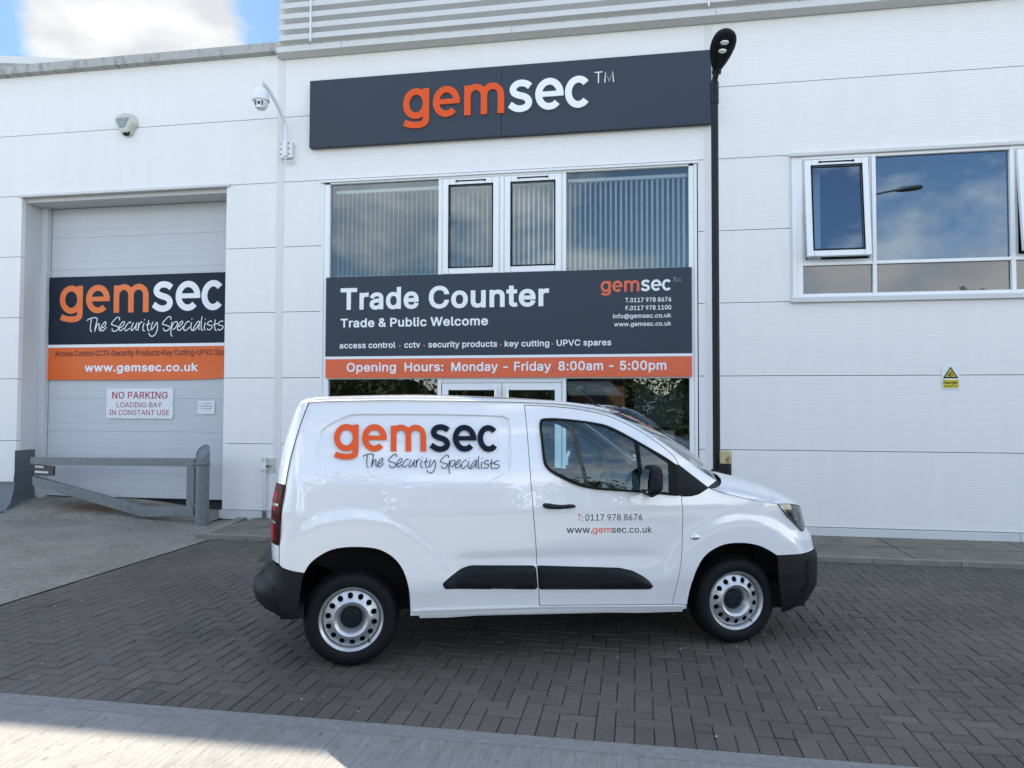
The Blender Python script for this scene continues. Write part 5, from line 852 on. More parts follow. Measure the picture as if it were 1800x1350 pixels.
# banner on the loading door
S = thing('loading_bay_banner', (-7.9, .48, 2.17), 'navy and orange vinyl banner with handwritten line hung on the loading door', 'banner')
BX0, BX1 = -9.86, -6.352
def bw(x, z): return .472 + .005*sin(x*2.1 + z*1.7) + .004*sin(z*9 + x) - .03*max(0, (x+7.3)/1.0)**2 * max(0, (2.45 - z)/.28)**1.5
def bp(d): return lambda x, z: (x, bw(x, z) - d, z)
def bgrid(name, z0, z1, mat):
    b = MB(); f_ = bp(0); lo = lambda x: z0 + (.05*max(0, (x + 7.3)/.95)**2 if z0 < 2.2 else 0)
    b.grid(lambda u, v: f_(BX0 + (BX1-BX0)*u, lo(BX0 + (BX1-BX0)*u) + (z1 - lo(BX0 + (BX1-BX0)*u))*v), 60, 16)
    f2 = bp(-.004); b.grid(lambda u, v: f2(BX0 + (BX1-BX0)*u, lo(BX0 + (BX1-BX0)*u) + (z1 - lo(BX0 + (BX1-BX0)*u))*v), 60, 16)
    return b.build(name, mat, S, smooth=50, fix=False)
bgrid('navy_field', 2.772, 3.922, MAT['signnavy']); bgrid('white_band', 2.722, 2.771, MAT['wlet']); bgrid('orange_field', 2.173, 2.721, MAT['orangeban'])
bf = bp(.003); kx = (-6.59 + 9.628) / LOGO_W
letters('orange_letters', [place(GEM, -9.628, 3.297, kx, .475)], bf, MAT['orangelogo'], S); letters('white_letters', [place(SEC, -9.628, 3.305, kx, .49)], bf, MAT['wlet'], S)
letters('handwritten_line', [place(script_mesh(.0062), -9.105, 2.995, 2.505, 2.38)], bf, MAT['wlet'], S)
letters('dark_lettering', [text('Access Control', -9.703, -8.973, 2.574, .095, .012), text('CCTV', -8.922, -8.665, 2.574, .095, .012), text('Security Products', -8.611, -7.742, 2.574, .095, .012), text('Key Cutting', -7.686, -7.119, 2.574, .095, .012), text('UPVC Spa', -7.061, -6.556, 2.574, .095, .012)], bf, MAT['maroon'], S)
letters('web_address', [text('www.gemsec.co.uk', -9.125, -7.048, 2.312, .135, .022)], bf, MAT['wlet'], S)
dots = MB()
for xx in (-8.948, -8.638, -7.714, -7.09): dots.lathe([(.0001, 0), (.014, 0)], bf(xx, 2.612), (0, -1, 0), 8)
split_build(dots, 'dark_dot', MAT['maroon'], S)
# no parking sign and small notice on the loading door
S = thing('no_parking_sign', (-8.1, .49, 1.53), 'white NO PARKING sign with red capitals on the loading door', 'sign')
nb = MB(); nb.prism(cround([(-8.712, 1.531), (-7.484, 1.531), (-7.484, 2.029), (-8.712, 2.029)], .04), lambda x, z: (x, .498, z), lambda x, z: (x, .478, z)); nb.build('sign_plate', MAT['paper'], S)
sf = wallfn(.476)
letters('red_lettering', [text('NO PARKING', -8.604, -7.582, 1.861, .115, .012), text('LOADING BAY', -8.516, -7.684, 1.717, .085, .004), text('IN CONSTANT USE', -8.652, -7.548, 1.589, .085, .004)], sf, MAT['redlet'], S)
nl = MB()
for (x, z) in ((-8.40, 2.018), (-7.79, 2.018), (-8.45, 1.541), (-8.12, 1.541), (-7.80, 1.541), (-8.70, 1.78), (-7.496, 1.78)): nl.lathe([(.0001, .004), (.007, .003), (.009, 0)], (x, .478, z), (0, -1, 0), 8)
split_build(nl, 'screw', MAT['galv'], S)
S = thing('paper_notice', (-6.9, .49, 1.61), 'small white paper notice taped to the loading door beside the red lettered sign', 'notice')
quick('sheet', [(-7.04, .484, 1.612, -6.738, .497, 1.826)], MAT['paper'], S)
# three faint lines of print too small to read
pl_ = MB(); rt = random.Random(5)
for z, a, b in ((1.775, -6.972, -6.812), (1.733, -7.015, -6.768), (1.690, -6.98, -6.795)):
    x = a
    while x < b: w_ = rt.uniform(.006, .013); pl_.box(x, .4815, z, min(x+w_, b), .4835, z + rt.uniform(.012, .02)); x += w_ + rt.uniform(.003, .010)
pl_.build('print', pbsdf('faint_print', (0.42, 0.36, 0.42), .7), S)
# danger sign
S = thing('danger_sign', (4.05, -.01, 1.99), 'small yellow and white Danger warning sign with black triangle on the wall', 'sign')
dp = MB(); dp.prism(cround([(3.943, 1.994), (4.157, 1.994), (4.157, 2.299), (3.943, 2.299)], .012), lambda x, z: (x, -.001, z), lambda x, z: (x, -.010, z)); dp.build('sign_plate', MAT['paper'], S)
T3 = lambda s: [(4.050 + (px)*s, 2.2 + pz*s) for px, pz in ((-.095, -.065), (.095, -.065), (0, .087))]
def flat(name, polys, y, mat):
    b = MB()
    for p in polys: b.add([(x, y, z) for x, z in p], [tuple(range(len(p)))])
    split_build(b, name, mat, S, fix=False)
flat('triangle_border', [cround(T3(1.0), .008)], -.0112, MAT['gloss']); flat('triangle', [T3(.70)], -.0118, MAT['yellow']); flat('yellow_field', [[(3.955, 2.008), (4.145, 2.008), (4.145, 2.117), (3.955, 2.117)]], -.0112, MAT['yellow'])
flat('roof_mark', [[(4.0, 2.163), (4.043, 2.163), (4.043, 2.187), (4.012, 2.187)], [(4.060, 2.163), (4.092, 2.163), (4.085, 2.187), (4.066, 2.187)]], -.0124, pbsdf('olive_ink', (.16, .16, .02), .5))
fg = union([q for p, w_ in (([(4.048, 2.155), (4.045, 2.19), (4.058, 2.213)], .011), ([(4.058, 2.213), (4.04, 2.205), (4.02, 2.19)], .007), ([(4.055, 2.21), (4.075, 2.208), (4.08, 2.192)], .007), ([(4.056, 2.217), (4.064, 2.224)], .013)) for q in ribbon(p, w_)])
letters('falling_figure', [fg], wallfn(-.0128), MAT['gloss'], S)
letters('black_lettering', [text('Danger', 3.965, 4.136, 2.062, .040, .02), text('Fragile roof', 3.972, 4.128, 2.022, .022, .01)], wallfn(-.0125), MAT['gloss'], S)
# poster and things in the shop window
S = thing('window_poster', (-.6, .1, 1.91), 'grey cut cornered poster with pale emblem and capitals hanging inside the shop window', 'poster')
pb = MB(); pb.prism([(-.968, 1.912), (-.169, 1.912), (-.357, 2.116), (-.968, 2.116)], lambda x, z: (x, .128, z), lambda x, z: (x, .120, z)); pb.build('poster_sheet', MAT['greysign'], S)
em = union([q for p, w_ in ((arc(-.865, 2.013, .045, .058, 60, 300, 6), .009), (arc(-.80, 2.015, .055, .055, -120, 60, 14), .010)) for q in ribbon(p, w_)] + [[(-.862, 1.995), (-.815, 2.055), (-.758, 2.05), (-.745, 2.01), (-.80, 1.975)]] + [[(-.862, 1.995), (-.84, 2.04), (-.79, 2.04), (-.78, 1.985)]])
letters('emblem', [em], wallfn(.118), MAT['palelet'], S)
letters('pale_lettering', [text('ABLOY', -.69, -.51, 2.026, .045, .015), text('AUTHORISED', -.69, -.325, 1.957, .045, -.01)], wallfn(.118), MAT['palelet'], S)
S = thing('window_lettering', (-.55, .03, 1.72), 'white Deliveries lettering stuck on the shop window glass', 'lettering')
letters('letters', [text('All Deliveries', -.92, -.42, 1.725, .062, .0)], wallfn(.0375), MAT['wlet'], S)
tag(quick('beige_card', [(.33, .06, 1.28, .53, .066, 1.42)], MAT['beige']), 'blank beige card fixed inside the shop window at lower right', 'card')
S = thing('display_board', (.35, .5, 1.45), 'dark display board of white metal handles inside the shop window', 'display board')
quick('board', [(-.02, .55, 1.45, .68, .58, 2.14), (.335, .545, 1.45, .342, .55, 2.14)], pbsdf('dark_board', (.035, .045, .05), .5), S)
hp = [[(.10, 1.72), (.16, 1.70), (.2, 1.73), (.16, 1.76), (.10, 1.745)], [(.18, 1.71), (.23, 1.72), (.26, 1.74), (.2, 1.76), (.17, 1.80), (.24, 1.82), (.30, 1.825)], [(.28, 1.86), (.31, 1.87), (.29, 1.9)], [(.30, 1.92), (.34, 1.93), (.33, 1.955)], [(.17, 1.69), (.18, 1.64)], [(.21, 1.69), (.225, 1.65)], [(.05, 1.88), (.06, 1.92)], [(.44, 1.69), (.50, 1.70), (.57, 1.72)], [(.12, 1.84), (.14, 1.83)]]
for p in hp: MB().tube([(x, .53, z) for x, z in catmull(p, 4)], .009, 8).build('metal_handle', MAT['camwhite'], S, smooth=50)
S = thing('shop_counter', (-3.5, 1.5, 0), 'grey counter and shelving inside the left shop window', 'counter')
quick('worktop', [(-4.4, 1.4, 1.0, -.6, 2.0, 1.06)], MAT['cab'], S); quick('front', [(-4.4, 1.45, .02, -.6, 1.95, 1.0)], MAT['seat'], S)
quick('shelves', [(-4.5, 4.4, z, -.2, 4.9, z+.03) for z in (.6, 1.1, 1.6, 2.1)] + [(x, 4.4, .05, x+.03, 4.9, 2.4) for x in (-4.5, -3.1, -1.7, -.25)], MAT['upvc'], S)

# ------------------------------------------------------------------ small wall equipment
# dome camera on a bent pole bracket
S = thing('security_camera', (-5.26, -.06, 5.55), 'white dome security camera on a bent pole bracket high on the wall', 'security camera')
cx, cy = -5.37, -.64
pth = catmull([(-5.262, -.085, 5.62), (-5.262, -.085, 5.95), (-5.27, -.10, 6.07), (-5.30, -.22, 6.22), (-5.335, -.40, 6.38), (-5.355, -.52, 6.45), (-5.372, -.66, 6.47)], 6)
MB().tube(pth, .027, 14).build('bracket_pole', MAT['camwhite'], S, smooth=50)
b = MB(); b.box(-5.362, -.075, 5.545, -5.165, -.012, 5.785); b.box(-5.262-.025, -.115, 5.56, -5.262+.025, -.076, 5.78); b.build('mounting_plate', MAT['camwhite'], S, bevel=.004)
bl = MB()
for xx in (-5.345, -5.215):
    for zz in (5.60, 5.68, 5.76): bl.lathe([(.0001, .012), (.010, .010), (.011, 0)], (xx, -.076, zz), (0, -1, 0), 8)
split_build(bl, 'bolt', MAT['galv'], S)
MB().tube(catmull([(-5.262, -.08, 5.55), (-5.262, -.09, 5.49), (-5.24, -.10, 5.462), (-5.19, -.08, 5.48), (-5.15, -.03, 5.515)], 5), .013, 8).build('cable', MAT['camwhite'], S, smooth=50)
MB().lathe([(.030, .115), (.030, .03), (.034, .028), (.034, .0), (.075, -.005), (.098, -.025), (.112, -.06), (.119, -.125), (.122, -.175), (.116, -.176), (.112, -.165)], (cx, cy, 6.36), (0, 0, 1), 36).build('dome_housing', MAT['camwhite'], S, smooth=40)
bp_ = []
for i in range(15):
    a = pi/2 * i/14; bp_.append((.098*cos(a)**.8 if i < 14 else .0001, -.215 - .095*sin(a)))
MB().lathe([(.104, -.172), (.101, -.215)] + bp_, (cx, cy, 6.36), (0, 0, 1), 36).build('camera_ball', MAT['camwhite'], S, smooth=50)
d = Vector((.22, -1, -.10)).normalized(); sx = Vector((d.y, -d.x, 0)).normalized() * -1; sz = sx.cross(d) * 1
if sz.z < 0: sz = -sz
o_ = Vector((cx, cy, 6.36 - .225)) + d*.088
def face(p2, depth): return [o_ + sx*x + sz*z + d*depth for x, z in p2]
b = MB(); pr = cround([(-.066, -.062), (.066, -.062), (.066, .055), (-.066, .055)], .03)
b.add(face(pr, -.045) + face(pr, .014), [tuple(range(len(pr), 2*len(pr)))] + [(i, (i+1) % len(pr), len(pr)+(i+1) % len(pr), len(pr)+i) for i in range(len(pr))]); b.build('camera_face', MAT['camwhite'], S)
b = MB(); b.lathe([(.0001, .004), (.024, .003), (.028, -.01)], o_ + d*.015, d, 20)
for s in (-1, 1):
    q_ = [(s*x, z) for x, z in ((.032, -.032), (.045, -.045), (.060, -.03), (.062, 0), (.060, .03), (.045, .045), (.032, .032), (.04, 0))]
    b.add(face(q_, .0155), [tuple(range(8))])
b.build('lens_and_lights', MAT['camdark'], S, fix=False)
b = MB(); pr = [(-.07, .062), (.07, .062), (.062, .075), (-.062, .075)]; b.add(face(pr, -.012), [(0, 1, 2, 3)]); b.build('visor_gap', MAT['camdark'], S)
# bell box
S = thing('alarm_box', (-8.0, -.01, 6.06), 'cream tapered burglar alarm box with dark blue lens over the loading bay', 'alarm box')
ol = catmull([(-8.195, 6.30), (-8.165, 6.375), (-8.09, 6.415), (-8.01, 6.425), (-7.93, 6.405), (-7.875, 6.34), (-7.845, 6.25), (-7.87, 6.20), (-7.915, 6.135), (-7.945, 6.085), (-8.01, 6.068), (-8.06, 6.085), (-8.105, 6.14), (-8.16, 6.23)], 4, True)
cxz = (-8.02, 6.25)
def al(k, y): return lambda x, z: (cxz[0] + (x - cxz[0])*k + (-y - .01)*-.25, y, cxz[1] + (z - cxz[1])*k)
b = MB(); n = len(ol); rings = [al(1, -.005), al(1, -.05), al(.93, -.085), al(.80, -.105)]
b.add([r_(*p) for r_ in rings for p in ol], [(k*n+i, k*n+(i+1) % n, (k+1)*n+(i+1) % n, (k+1)*n+i) for k in range(3) for i in range(n)] + [tuple(3*n+i for i in range(n))]); b.build('alarm_cover', MAT['alarm'], S, smooth=35)
f_ = lambda x, z: (x - .022, -.1075, z)
flat('label_panel', [], 0, MAT['paper']) if False else None
b = MB(); b.add([f_(-8.15, 6.325), f_(-7.905, 6.335), f_(-7.985, 6.175), f_(-8.075, 6.165)], [(0, 1, 2, 3)]); b.build('label_panel', MAT['alarmgrey'], S, fix=False)
b = MB()
for x0, z0, x1 in ((-8.09, 6.262, -8.0), (-8.06, 6.225, -8.01), (-8.03, 6.30, -7.98)): b.add([(x0-.022, -.1085, z0), (x1-.022, -.1085, z0+.002), (x1-.022, -.1085, z0+.010), (x0-.022, -.1085, z0+.008)], [(0, 1, 2, 3)])
b.build('label_marks', MAT['alarm'], S, fix=False)
b = MB(); b.lathe([(.0001, -.092)] + [(.085*sin(a), -.092*cos(a)) for a in (.3, .6, .9, 1.2, 1.5)] + [(.0001, .004)], (-8.02, -.055, 6.145), (0, 0, 1), 20); b.v = [(x, -.055 + (y+.055)*.6, z) for x, y, z in b.v]; b.build('lamp_lens', MAT['alarmblue'], S, smooth=50)
# plate with pipe beside the van
S = thing('standpipe', (-5.53, -.03, 0), 'small white wall plate with a scuffed pipe running down to the ground behind the van', 'pipe')
b = MB(); b.box(-5.622, -.022, .742, -5.407, -.002, .952); b.build('wall_plate', MAT['alarm'], S, bevel=.003)
MB().tube([(-5.555, -.055, .965), (-5.555, -.055, .0)], .026, 14).build('pipe', MAT['cream'], S, smooth=40)
MB().tube([(-5.555, -.055, .165), (-5.555, -.055, .01)], .031, 14).build('pipe_sleeve', MAT['galvdark'], S, smooth=40)
b = MB(); b.box(-5.588, -.10, .775, -5.522, -.023, .885); b.build('lock_box', MAT['camwhite'], S, bevel=.008)
b = MB(); b.tube([(-5.52, -.06, .835), (-5.44, -.06, .838)], .009, 8); b.lathe([(.0001, .02), (.022, .018), (.022, 0)], (-5.52, -.06, .835), (1, 0, 0), 10); b.build('lever', MAT['galv'], S, smooth=40)
b = MB()
for xx in (-5.605, -5.424):
    for zz in (.76, .845, .935): b.lathe([(.0001, .006), (.006, .005), (.007, 0)], (xx, -.022, zz), (0, -1, 0), 8)
split_build(b, 'screw', MAT['galv'], S)

# ------------------------------------------------------------------ lamp posts
def cobra(S_, base, mats):
    pass
S = thing('lamp_post', (.985, -1.0, 0), 'tall black lamp post with a leaf shaped lamp head beside the shop window', 'street lamp')
LX, LY = .985, -1.0
MB().tube([(LX, LY, .9), (LX, LY, 5.62)], .0445, 20).build('pole', MAT['blackpaint'], S, smooth=40)
MB().lathe([(.092, 0), (.092, .86), (.084, .90), (.05, .98), (.045, .98)], (LX-.015, LY, .0), (0, 0, 1), 20).build('pole_base', MAT['blackpaint'], S, smooth=40)
MB().lathe([(.045, 5.55), (.052, 5.555), (.052, 5.83), (.044, 5.84), (.034, 5.86), (.0001, 5.87)], (LX, LY, 0), (0, 0, 1), 20).build('spigot_collar', MAT['blackpaint'], S, smooth=40)
# head: faces down and forward, hinged on the collar
hd = Vector((.13, -.74, .53)).normalized(); hs = Vector((1, .12, .10)); hs = (hs - hd*hs.dot(hd)).normalized(); hn = hs.cross(hd)      # hn = back (upper) side normal
if hn.z < 0: hn = -hn
H0 = Vector((LX + .025, LY - .05, 5.955)); HL = .53
prof = [(0, .05), (.06, .066), (.2, .102), (.38, .136), (.55, .155), (.70, .155), (.82, .138), (.91, .105), (.97, .058), (1.0, .0)]
def hw(t): return float(np.interp(t, [a for a, _ in prof], [c for _, c in prof]))
ts = [i/24 for i in range(24)] + [.985, .999]
b = MB(); nn = 14; vs = []
for t in ts:
    for k in range(nn):
        a = 2*pi*k/nn; wv = hw(t)*cos(a); th = (.085 if sin(a) > 0 else .030) * min(1, (hw(t)/.12)) ** .8
        vs.append(H0 + hd*(HL*t) + hs*wv + hn*(th*sin(a)))
b.add(vs, [(i*nn+k, i*nn+(k+1) % nn, (i+1)*nn+(k+1) % nn, (i+1)*nn+k) for i in range(len(ts)-1) for k in range(nn)] + [tuple(range(nn)), tuple((len(ts)-1)*nn + k for k in range(nn))])
b.build('lamp_head', MAT['blackpaint'], S, smooth=45)
b = MB()
for s in (-1, 1): b.tube([H0 + hd*.03 + hs*(.035*s) - hn*.032, H0 + hd*.26 + hs*(.062*s) - hn*.034, H0 + hd*.44 + hs*(.085*s) - hn*.028], .005, 6)
split_build(b, 'head_rib', MAT['gloss'], S)
for t in (.50, .70):
    b = MB(); c0 = H0 + hd*(HL*t) - hn*.024; b.lathe([(.0001, .018), (.022, .016), (.036, .010), (.042, .0)], c0, -hn, 20)
    b.v = [tuple(c0 + ((Vector(v)-c0).dot(hs))*hs*1.35 + ((Vector(v)-c0).dot(hd))*hd*.78 + ((Vector(v)-c0).dot(hn))*hn) for v in b.v]; b.build('lamp_lens', MAT['lens'], S, smooth=40)
b = MB(); b.tube([(LX, LY, 5.84), tuple(H0 + hd*.04)], .036, 12); b.tube([tuple(H0 - hs*.05 - hd*.02), tuple(H0 + hs*.05 - hd*.02)], .030, 12); b.build('head_hinge', MAT['blackpaint'], S, smooth=40)
# bollard in front of it
S = thing('steel_bollard', (1.075, -1.16, 0), 'short black bollard with a rusty pale yellow band beside the lamp post base', 'bollard')
MB().lathe([(.068, 0), (.068, 1.09)], (1.075, -1.16, 0), (0, 0, 1), 24).build('post', MAT['blackpaint'], S, smooth=40)
MB().lathe([(.069, 1.07), (.0695, 1.215), (.060, 1.225), (.0001, 1.228)], (1.075, -1.16, 0), (0, 0, 1), 24).build('top_band', MAT['rust'], S, smooth=40)
# street lamp across the road, mirrored in the office window
S = thing('road_lamp', (4.3, -11.4, 0), 'grey road lamp on a long arm mirrored in the big blue office window pane', 'street lamp')
MB().tube([(4.3, -11.4, 0), (4.3, -11.4, 1.5), (4.3, -11.4, 6.6), (4.42, -11.38, 7.15), (4.85, -11.3, 7.45), (6.0, -11.1, 7.60), (7.15, -11.0, 7.78)], [.045, .035, .032, .034, .034, .032, .028], 14).build('pole', MAT['galv'], S, smooth=40)
b = MB(); rings = [(0, .03, .03), (.06, .07, .05), (.2, .13, .07), (.42, .15, .075), (.6, .13, .07), (.70, .08, .05), (.73, .02, .02)]; nn = 14
vs = [(7.08 + x, -11.0 + wv*cos(2*pi*k/nn), 7.77 + x*.08 + h*sin(2*pi*k/nn)) for x, wv, h in rings for k in range(nn)]
b.add(vs, [(i*nn+k, i*nn+(k+1) % nn, (i+1)*nn+(k+1) % nn, (i+1)*nn+k) for i in range(len(rings)-1) for k in range(nn)]); b.build('lamp_head', MAT['galv'], S, smooth=50)

# ------------------------------------------------------------------ loading bay barrier
S = thing('slant_top_post', (-6.27, -.53, 0), 'thick round galvanised post with a slanted open top at the loading bay', 'post')
b = MB(); n = 32; R_ = .094; px, py = -6.275, -.53
def topz(a): return 1.075 + .10*(sin(a)*.98 - cos(a)*.10)
vs = []
for k in range(n):
    a = 2*pi*k/n; vs += [(px + R_*cos(a), py + R_*sin(a), 0), (px + R_*cos(a), py + R_*sin(a), topz(a)), (px + (R_-.006)*cos(a), py + (R_-.006)*sin(a), topz(a)), (px + (R_-.006)*cos(a), py + (R_-.006)*sin(a), topz(a)-.02)]
fs = []
for k in range(n):
    k2 = (k+1) % n
    for j in range(3): fs.append((k*4+j, k2*4+j, k2*4+j+1, k*4+j+1))
fs.append(tuple(k*4+3 for k in range(n))); b.add(vs, fs); b.build('post_tube', MAT['galv'], S, smooth=40)
b = MB(); b.lathe([(R_+.004, .872), (R_+.010, .88), (R_+.010, .905), (R_+.004, .912)], (px, py, 0), (0, 0, 1), 32); b.build('weld_collar', MAT['galv'], S, smooth=40)
S = thing('barrier_gate', (-6.43, -.46, 0), 'galvanised box section barrier gate with a sloping lower bar across the loading bay', 'gate')
GA, GB = Vector((-9.58, -.01)), Vector((-6.43, -.45))
gd = (GB - GA).normalized(); gn = Vector((-gd.y, gd.x))
def gpt(s, z, o=0.0): p = GA + gd*s + gn*o; return (p.x, p.y, z)
GLn = (GB - GA).length
def bar(b, s0, z0a, z0b, s1, z1a, z1b, th=.05):
    b.add([gpt(s0, z0a, -th), gpt(s1, z1a, -th), gpt(s1, z1b, -th), gpt(s0, z0b, -th), gpt(s0, z0a, th), gpt(s1, z1a, th), gpt(s1, z1b, th), gpt(s0, z0b, th)], [(0,1,2,3), (4,7,6,5), (0,4,5,1), (1,5,6,2), (2,6,7,3), (3,7,4,0)])
b = MB(); bar(b, -.05, .79, .905, GLn, .845, .965); b.build('top_rail', MAT['galv'], S, bevel=.004)
b = MB(); bar(b, GLn-.135, .125, .843, GLn, .125, .843); b.build('end_stile', MAT['galv'], S, bevel=.004)
b = MB(); bar(b, 2.25, .06, .205, GLn-.137, .125, .235); bar(b, 0.0, .46, .60, 2.25, .06, .205); b.build('lower_bar', MAT['galv'], S, bevel=.004)
for zc in (.865, .255):
    b = MB(); q0 = Vector(gpt(GLn + .01, zc)); b.box(q0.x-.03, q0.y-.05, zc-.045, q0.x+.05, q0.y+.03, zc+.045); b.lathe([(.0001, .05), (.03, .05), (.03, -.05), (.0001, -.05)], (q0.x+.055, q0.y-.045, zc), (0, 0, 1), 12); b.tube([(q0.x-.02, q0.y-.085, zc+.01), (q0.x+.10, q0.y-.10, zc+.01)], .014, 8)
    b.build('hinge', MAT['galvdark'], S, bevel=.004)
b = MB(); bar(b, .0, .61, .79, .40, .62, .77, .02); b.build('hinge_plate', pbsdf('dull_brown_plate', (.075, .05, .05), .6), S)
b = MB()
for z, e in ((.775, .20), (.69, .30)): bar(b, .02, z-.032, z, e, z-.036, z-.004, .024)
split_build(b, 'reflector_strip', pbsdf('pale_reflector', (.62, .62, .62), .3, var=.4, vscale=30), S)
S = thing('crash_guard', (-9.95, .1, 0), 'dented dark galvanised crash guard wrapped round the foot of the left pier', 'guard')
b = MB()
def cg(u, v):
    z = 1.01*v; dent = .012*sin(u*7 + v*9) * (1-v) + .01*sin(v*21)*(1-v)
    return (-9.946 + dent + .07*max(0, .35 - z)/.35, -.035 + .40*u - .28*(max(0, .42 - z)/.42)**1.6*(1-u), z)
b.grid(cg, 14, 26); b.build('side_plate', MAT['galvdark'], S, smooth=60, fix=False)
b = MB()
def cf(u, v):
    z = .44*v; k = max(0, .42 - z)/.42
    return (-12.5 + 2.568*u + .07*max(0, .35 - z)/.35*u + .012*sin(v*21)*(1-v)*u, -.035 - .28*k**1.6 + .012*sin(u*31 + v*5)*(1-v), z + .10*v*(u*.6 + .4*sin(u*9)*.2))
b.grid(cf, 40, 16); b.build('front_skirt', MAT['galvdark'], S, smooth=60, fix=False)
b = MB().tube([(-12.5, -.325, .03), (-10.2, -.335, .03), (-9.90, -.325, .035), (-9.87, -.29, .04)], .032, 10); b.build('bottom_rail', pbsdf('dark_blue_rail', (.02, .035, .07), .45), S, smooth=50)

# ------------------------------------------------------------------ the van
VA = radians(20.04)
lfv = Vector((-sin(VA), cos(VA), 0)); VO = Vector((-.576, -5.123, 0)) + .83*lfv
V = thing('delivery_van', VO, 'small white panel van with orange and navy lettering parked side on before the shop', 'van', rz=VA)
XF = [(.2, 1.97), (.27, 2.20), (.33, 2.245), (.38, 2.28), (.61, 2.278), (.67, 2.25), (.76, 2.225), (.83, 2.17), (.95, 2.13), (1.0, 2.115), (1.05, 2.09), (1.2, 2.0)]
XR = [(.71, -1.957), (.84, -1.962), (.95, -1.965), (1.04, -1.963), (1.12, -1.952), (1.23, -1.93), (1.345, -1.913), (1.44, -1.895), (1.54, -1.869), (1.64, -1.838), (1.727, -1.809), (1.778, -1.785), (1.85, -1.72)]
XRB = [(.34, -1.88), (.36, -1.92), (.38, -1.97), (.40, -2.015), (.44, -2.06), (.49, -2.082), (.54, -2.08), (.575, -2.055), (.61, -2.005), (.72, -1.972)]
def it(tab, z): return float(np.interp(z, [a for a, _ in tab], [c for _, c in tab]))
def smst(a, b, t): t = min(1, max(0, (t-a)/(b-a))); return t*t*(3-2*t)
RECESS = catmull([(-1.505, 1.655), (-1.593, 1.600), (-1.618, 1.546), (-1.634, 1.463), (-1.645, 1.386), (-1.624, 1.347), (-1.568, 1.292), (-1.513, 1.258), (-1.436, 1.240), (-1.165, 1.233), (-.809, 1.224), (-.505, 1.220), (-.443, 1.238), (-.330, 1.298), (-.310, 1.334), (-.305, 1.456), (-.304, 1.641), (-.334, 1.675), (-.397, 1.688), (-.803, 1.698), (-1.168, 1.699), (-1.367, 1.698), (-1.434, 1.687)], 3, True)
_rk = np.array(RECESS)
def rec_sd(x, z):
    if not (-1.72 < x < -.22 and 1.14 < z < 1.76): return -1
    d = float(seg_dist([(x, z)], RECESS)[0]); return d if inside([(x, z)], RECESS)[0] else -d
HUBS = [(-1.3925, .32), (1.3925, .32)]
def Wf(x, z, rear=XR, detail=True):
    w_ = .922
    if z < .5: w_ = .918 - .02*((.5-z)/.2)**1.5
    if z > .95: w_ = .922 - .15*((z-.95)/.8)**1.6
    if detail:
        for (hx, hz), (r0, r1) in zip(HUBS, ((.745, .665), (.668, .59))):
            r = hypot(x-hx, z-hz)
            if r < .8: w_ += .014*smst(r0, r1, r)*smst(.30, .62, z) - .016
            else: w_ -= .016
        w_ += .016
        w_ -= .013*math.exp(-((z - .695 + .02*max(0, x-.2))/.045)**2) * smst(-.82, -.55, x) * (1 - smst(.55, .86, x))
        w_ += .004*math.exp(-((z-1.02)/.06)**2)
        s = rec_sd(x, z)
        if s > -.002: w_ -= .018*smst(0, .011, s)
    if x > 1.45:
        u = min((x-1.45)/(it(XF, z)-1.45), .995); w_ *= (1-u**3)**(1/3)
    if x < -1.72:
        u = min((-1.72-x)/(-1.72-it(rear, z)), .995); w_ *= max(1-u**2.2, 0)**(1/5)
    return w_
def cutF(z): return 1.45 + .955*(it(XF, z)-1.45)
def cutR(z, tab=XR): return -1.72 + .97*(it(tab, z)+1.72)
def panel(name, *a, **k):
    sides = k.pop('sides', (-1, 1)); o = None
    for s_ in sides[::-1]: o = panel1(name, *a, sides=(s_,), **k)
    return o
def panel1(name, outer, mat, parent, holes=(), loops=(), off=0.0, rim=.018, sp=.032, gap=.0026, rear=XR, both=True, bev=None, detail=True, sides=(-1, 1), step=.03):
    """a body panel: outline in the side plane, laid on the body surface, edges folded inward; one mesh with its mirror twin, or one side only"""
    outer = resample(shrink(outer, gap) if gap else outer, step); hs = [resample(h, step) for h in holes]
    Vv, T = fill(outer, hs, [l_ for l_ in loops], sp)
    def offs(x, z):
        if bev is None: return off
        d_ = float(seg_dist([(x, z)], outer)[0]); t = min(1, d_/bev); return off*(1-(1-t)**2)
    W_ = [Wf(x, z, rear, detail) + offs(x, z) for x, z in Vv]
    b = MB()
    cnt = {}
    for f_ in T:
        for i in range(3):
            a, c = f_[i], f_[(i+1) % 3]
            if (c, a) in cnt: del cnt[(c, a)]
            else: cnt[(a, c)] = 1
    for s in sides:
        P = [(x, s*w_, z) for (x, z), w_ in zip(Vv, W_)]; b.add(P, [t if s < 0 else t[::-1] for t in T])
        if rim:
            ids = sorted({i for e in cnt for i in e}); mp_ = {i: k for k, i in enumerate(ids)}; n = len(ids)
            ring = [P[i] for i in ids] + [(P[i][0], s*(W_[i]-rim-(off if bev else 0)), P[i][2]) for i in ids]
            fs = [(mp_[a], n+mp_[a], n+mp_[c], mp_[c]) if s < 0 else (mp_[a], mp_[c], n+mp_[c], n+mp_[a]) for a, c in cnt]
            b.add(ring, fs)
    return b.build(name, mat, parent, smooth=32, fix=False)
ZE = [(-1.81, 1.735), (-1.76, 1.762), (-1.70, 1.778), (-1.55, 1.787), (-1.17, 1.794), (-.8, 1.793), (-.55, 1.790), (-.195, 1.782), (0, 1.776), (.153, 1.765), (.331, 1.738), (.464, 1.700), (.596, 1.641), (.726, 1.565), (.856, 1.476), (1.029, 1.349), (1.125, 1.277), (1.219, 1.217)]
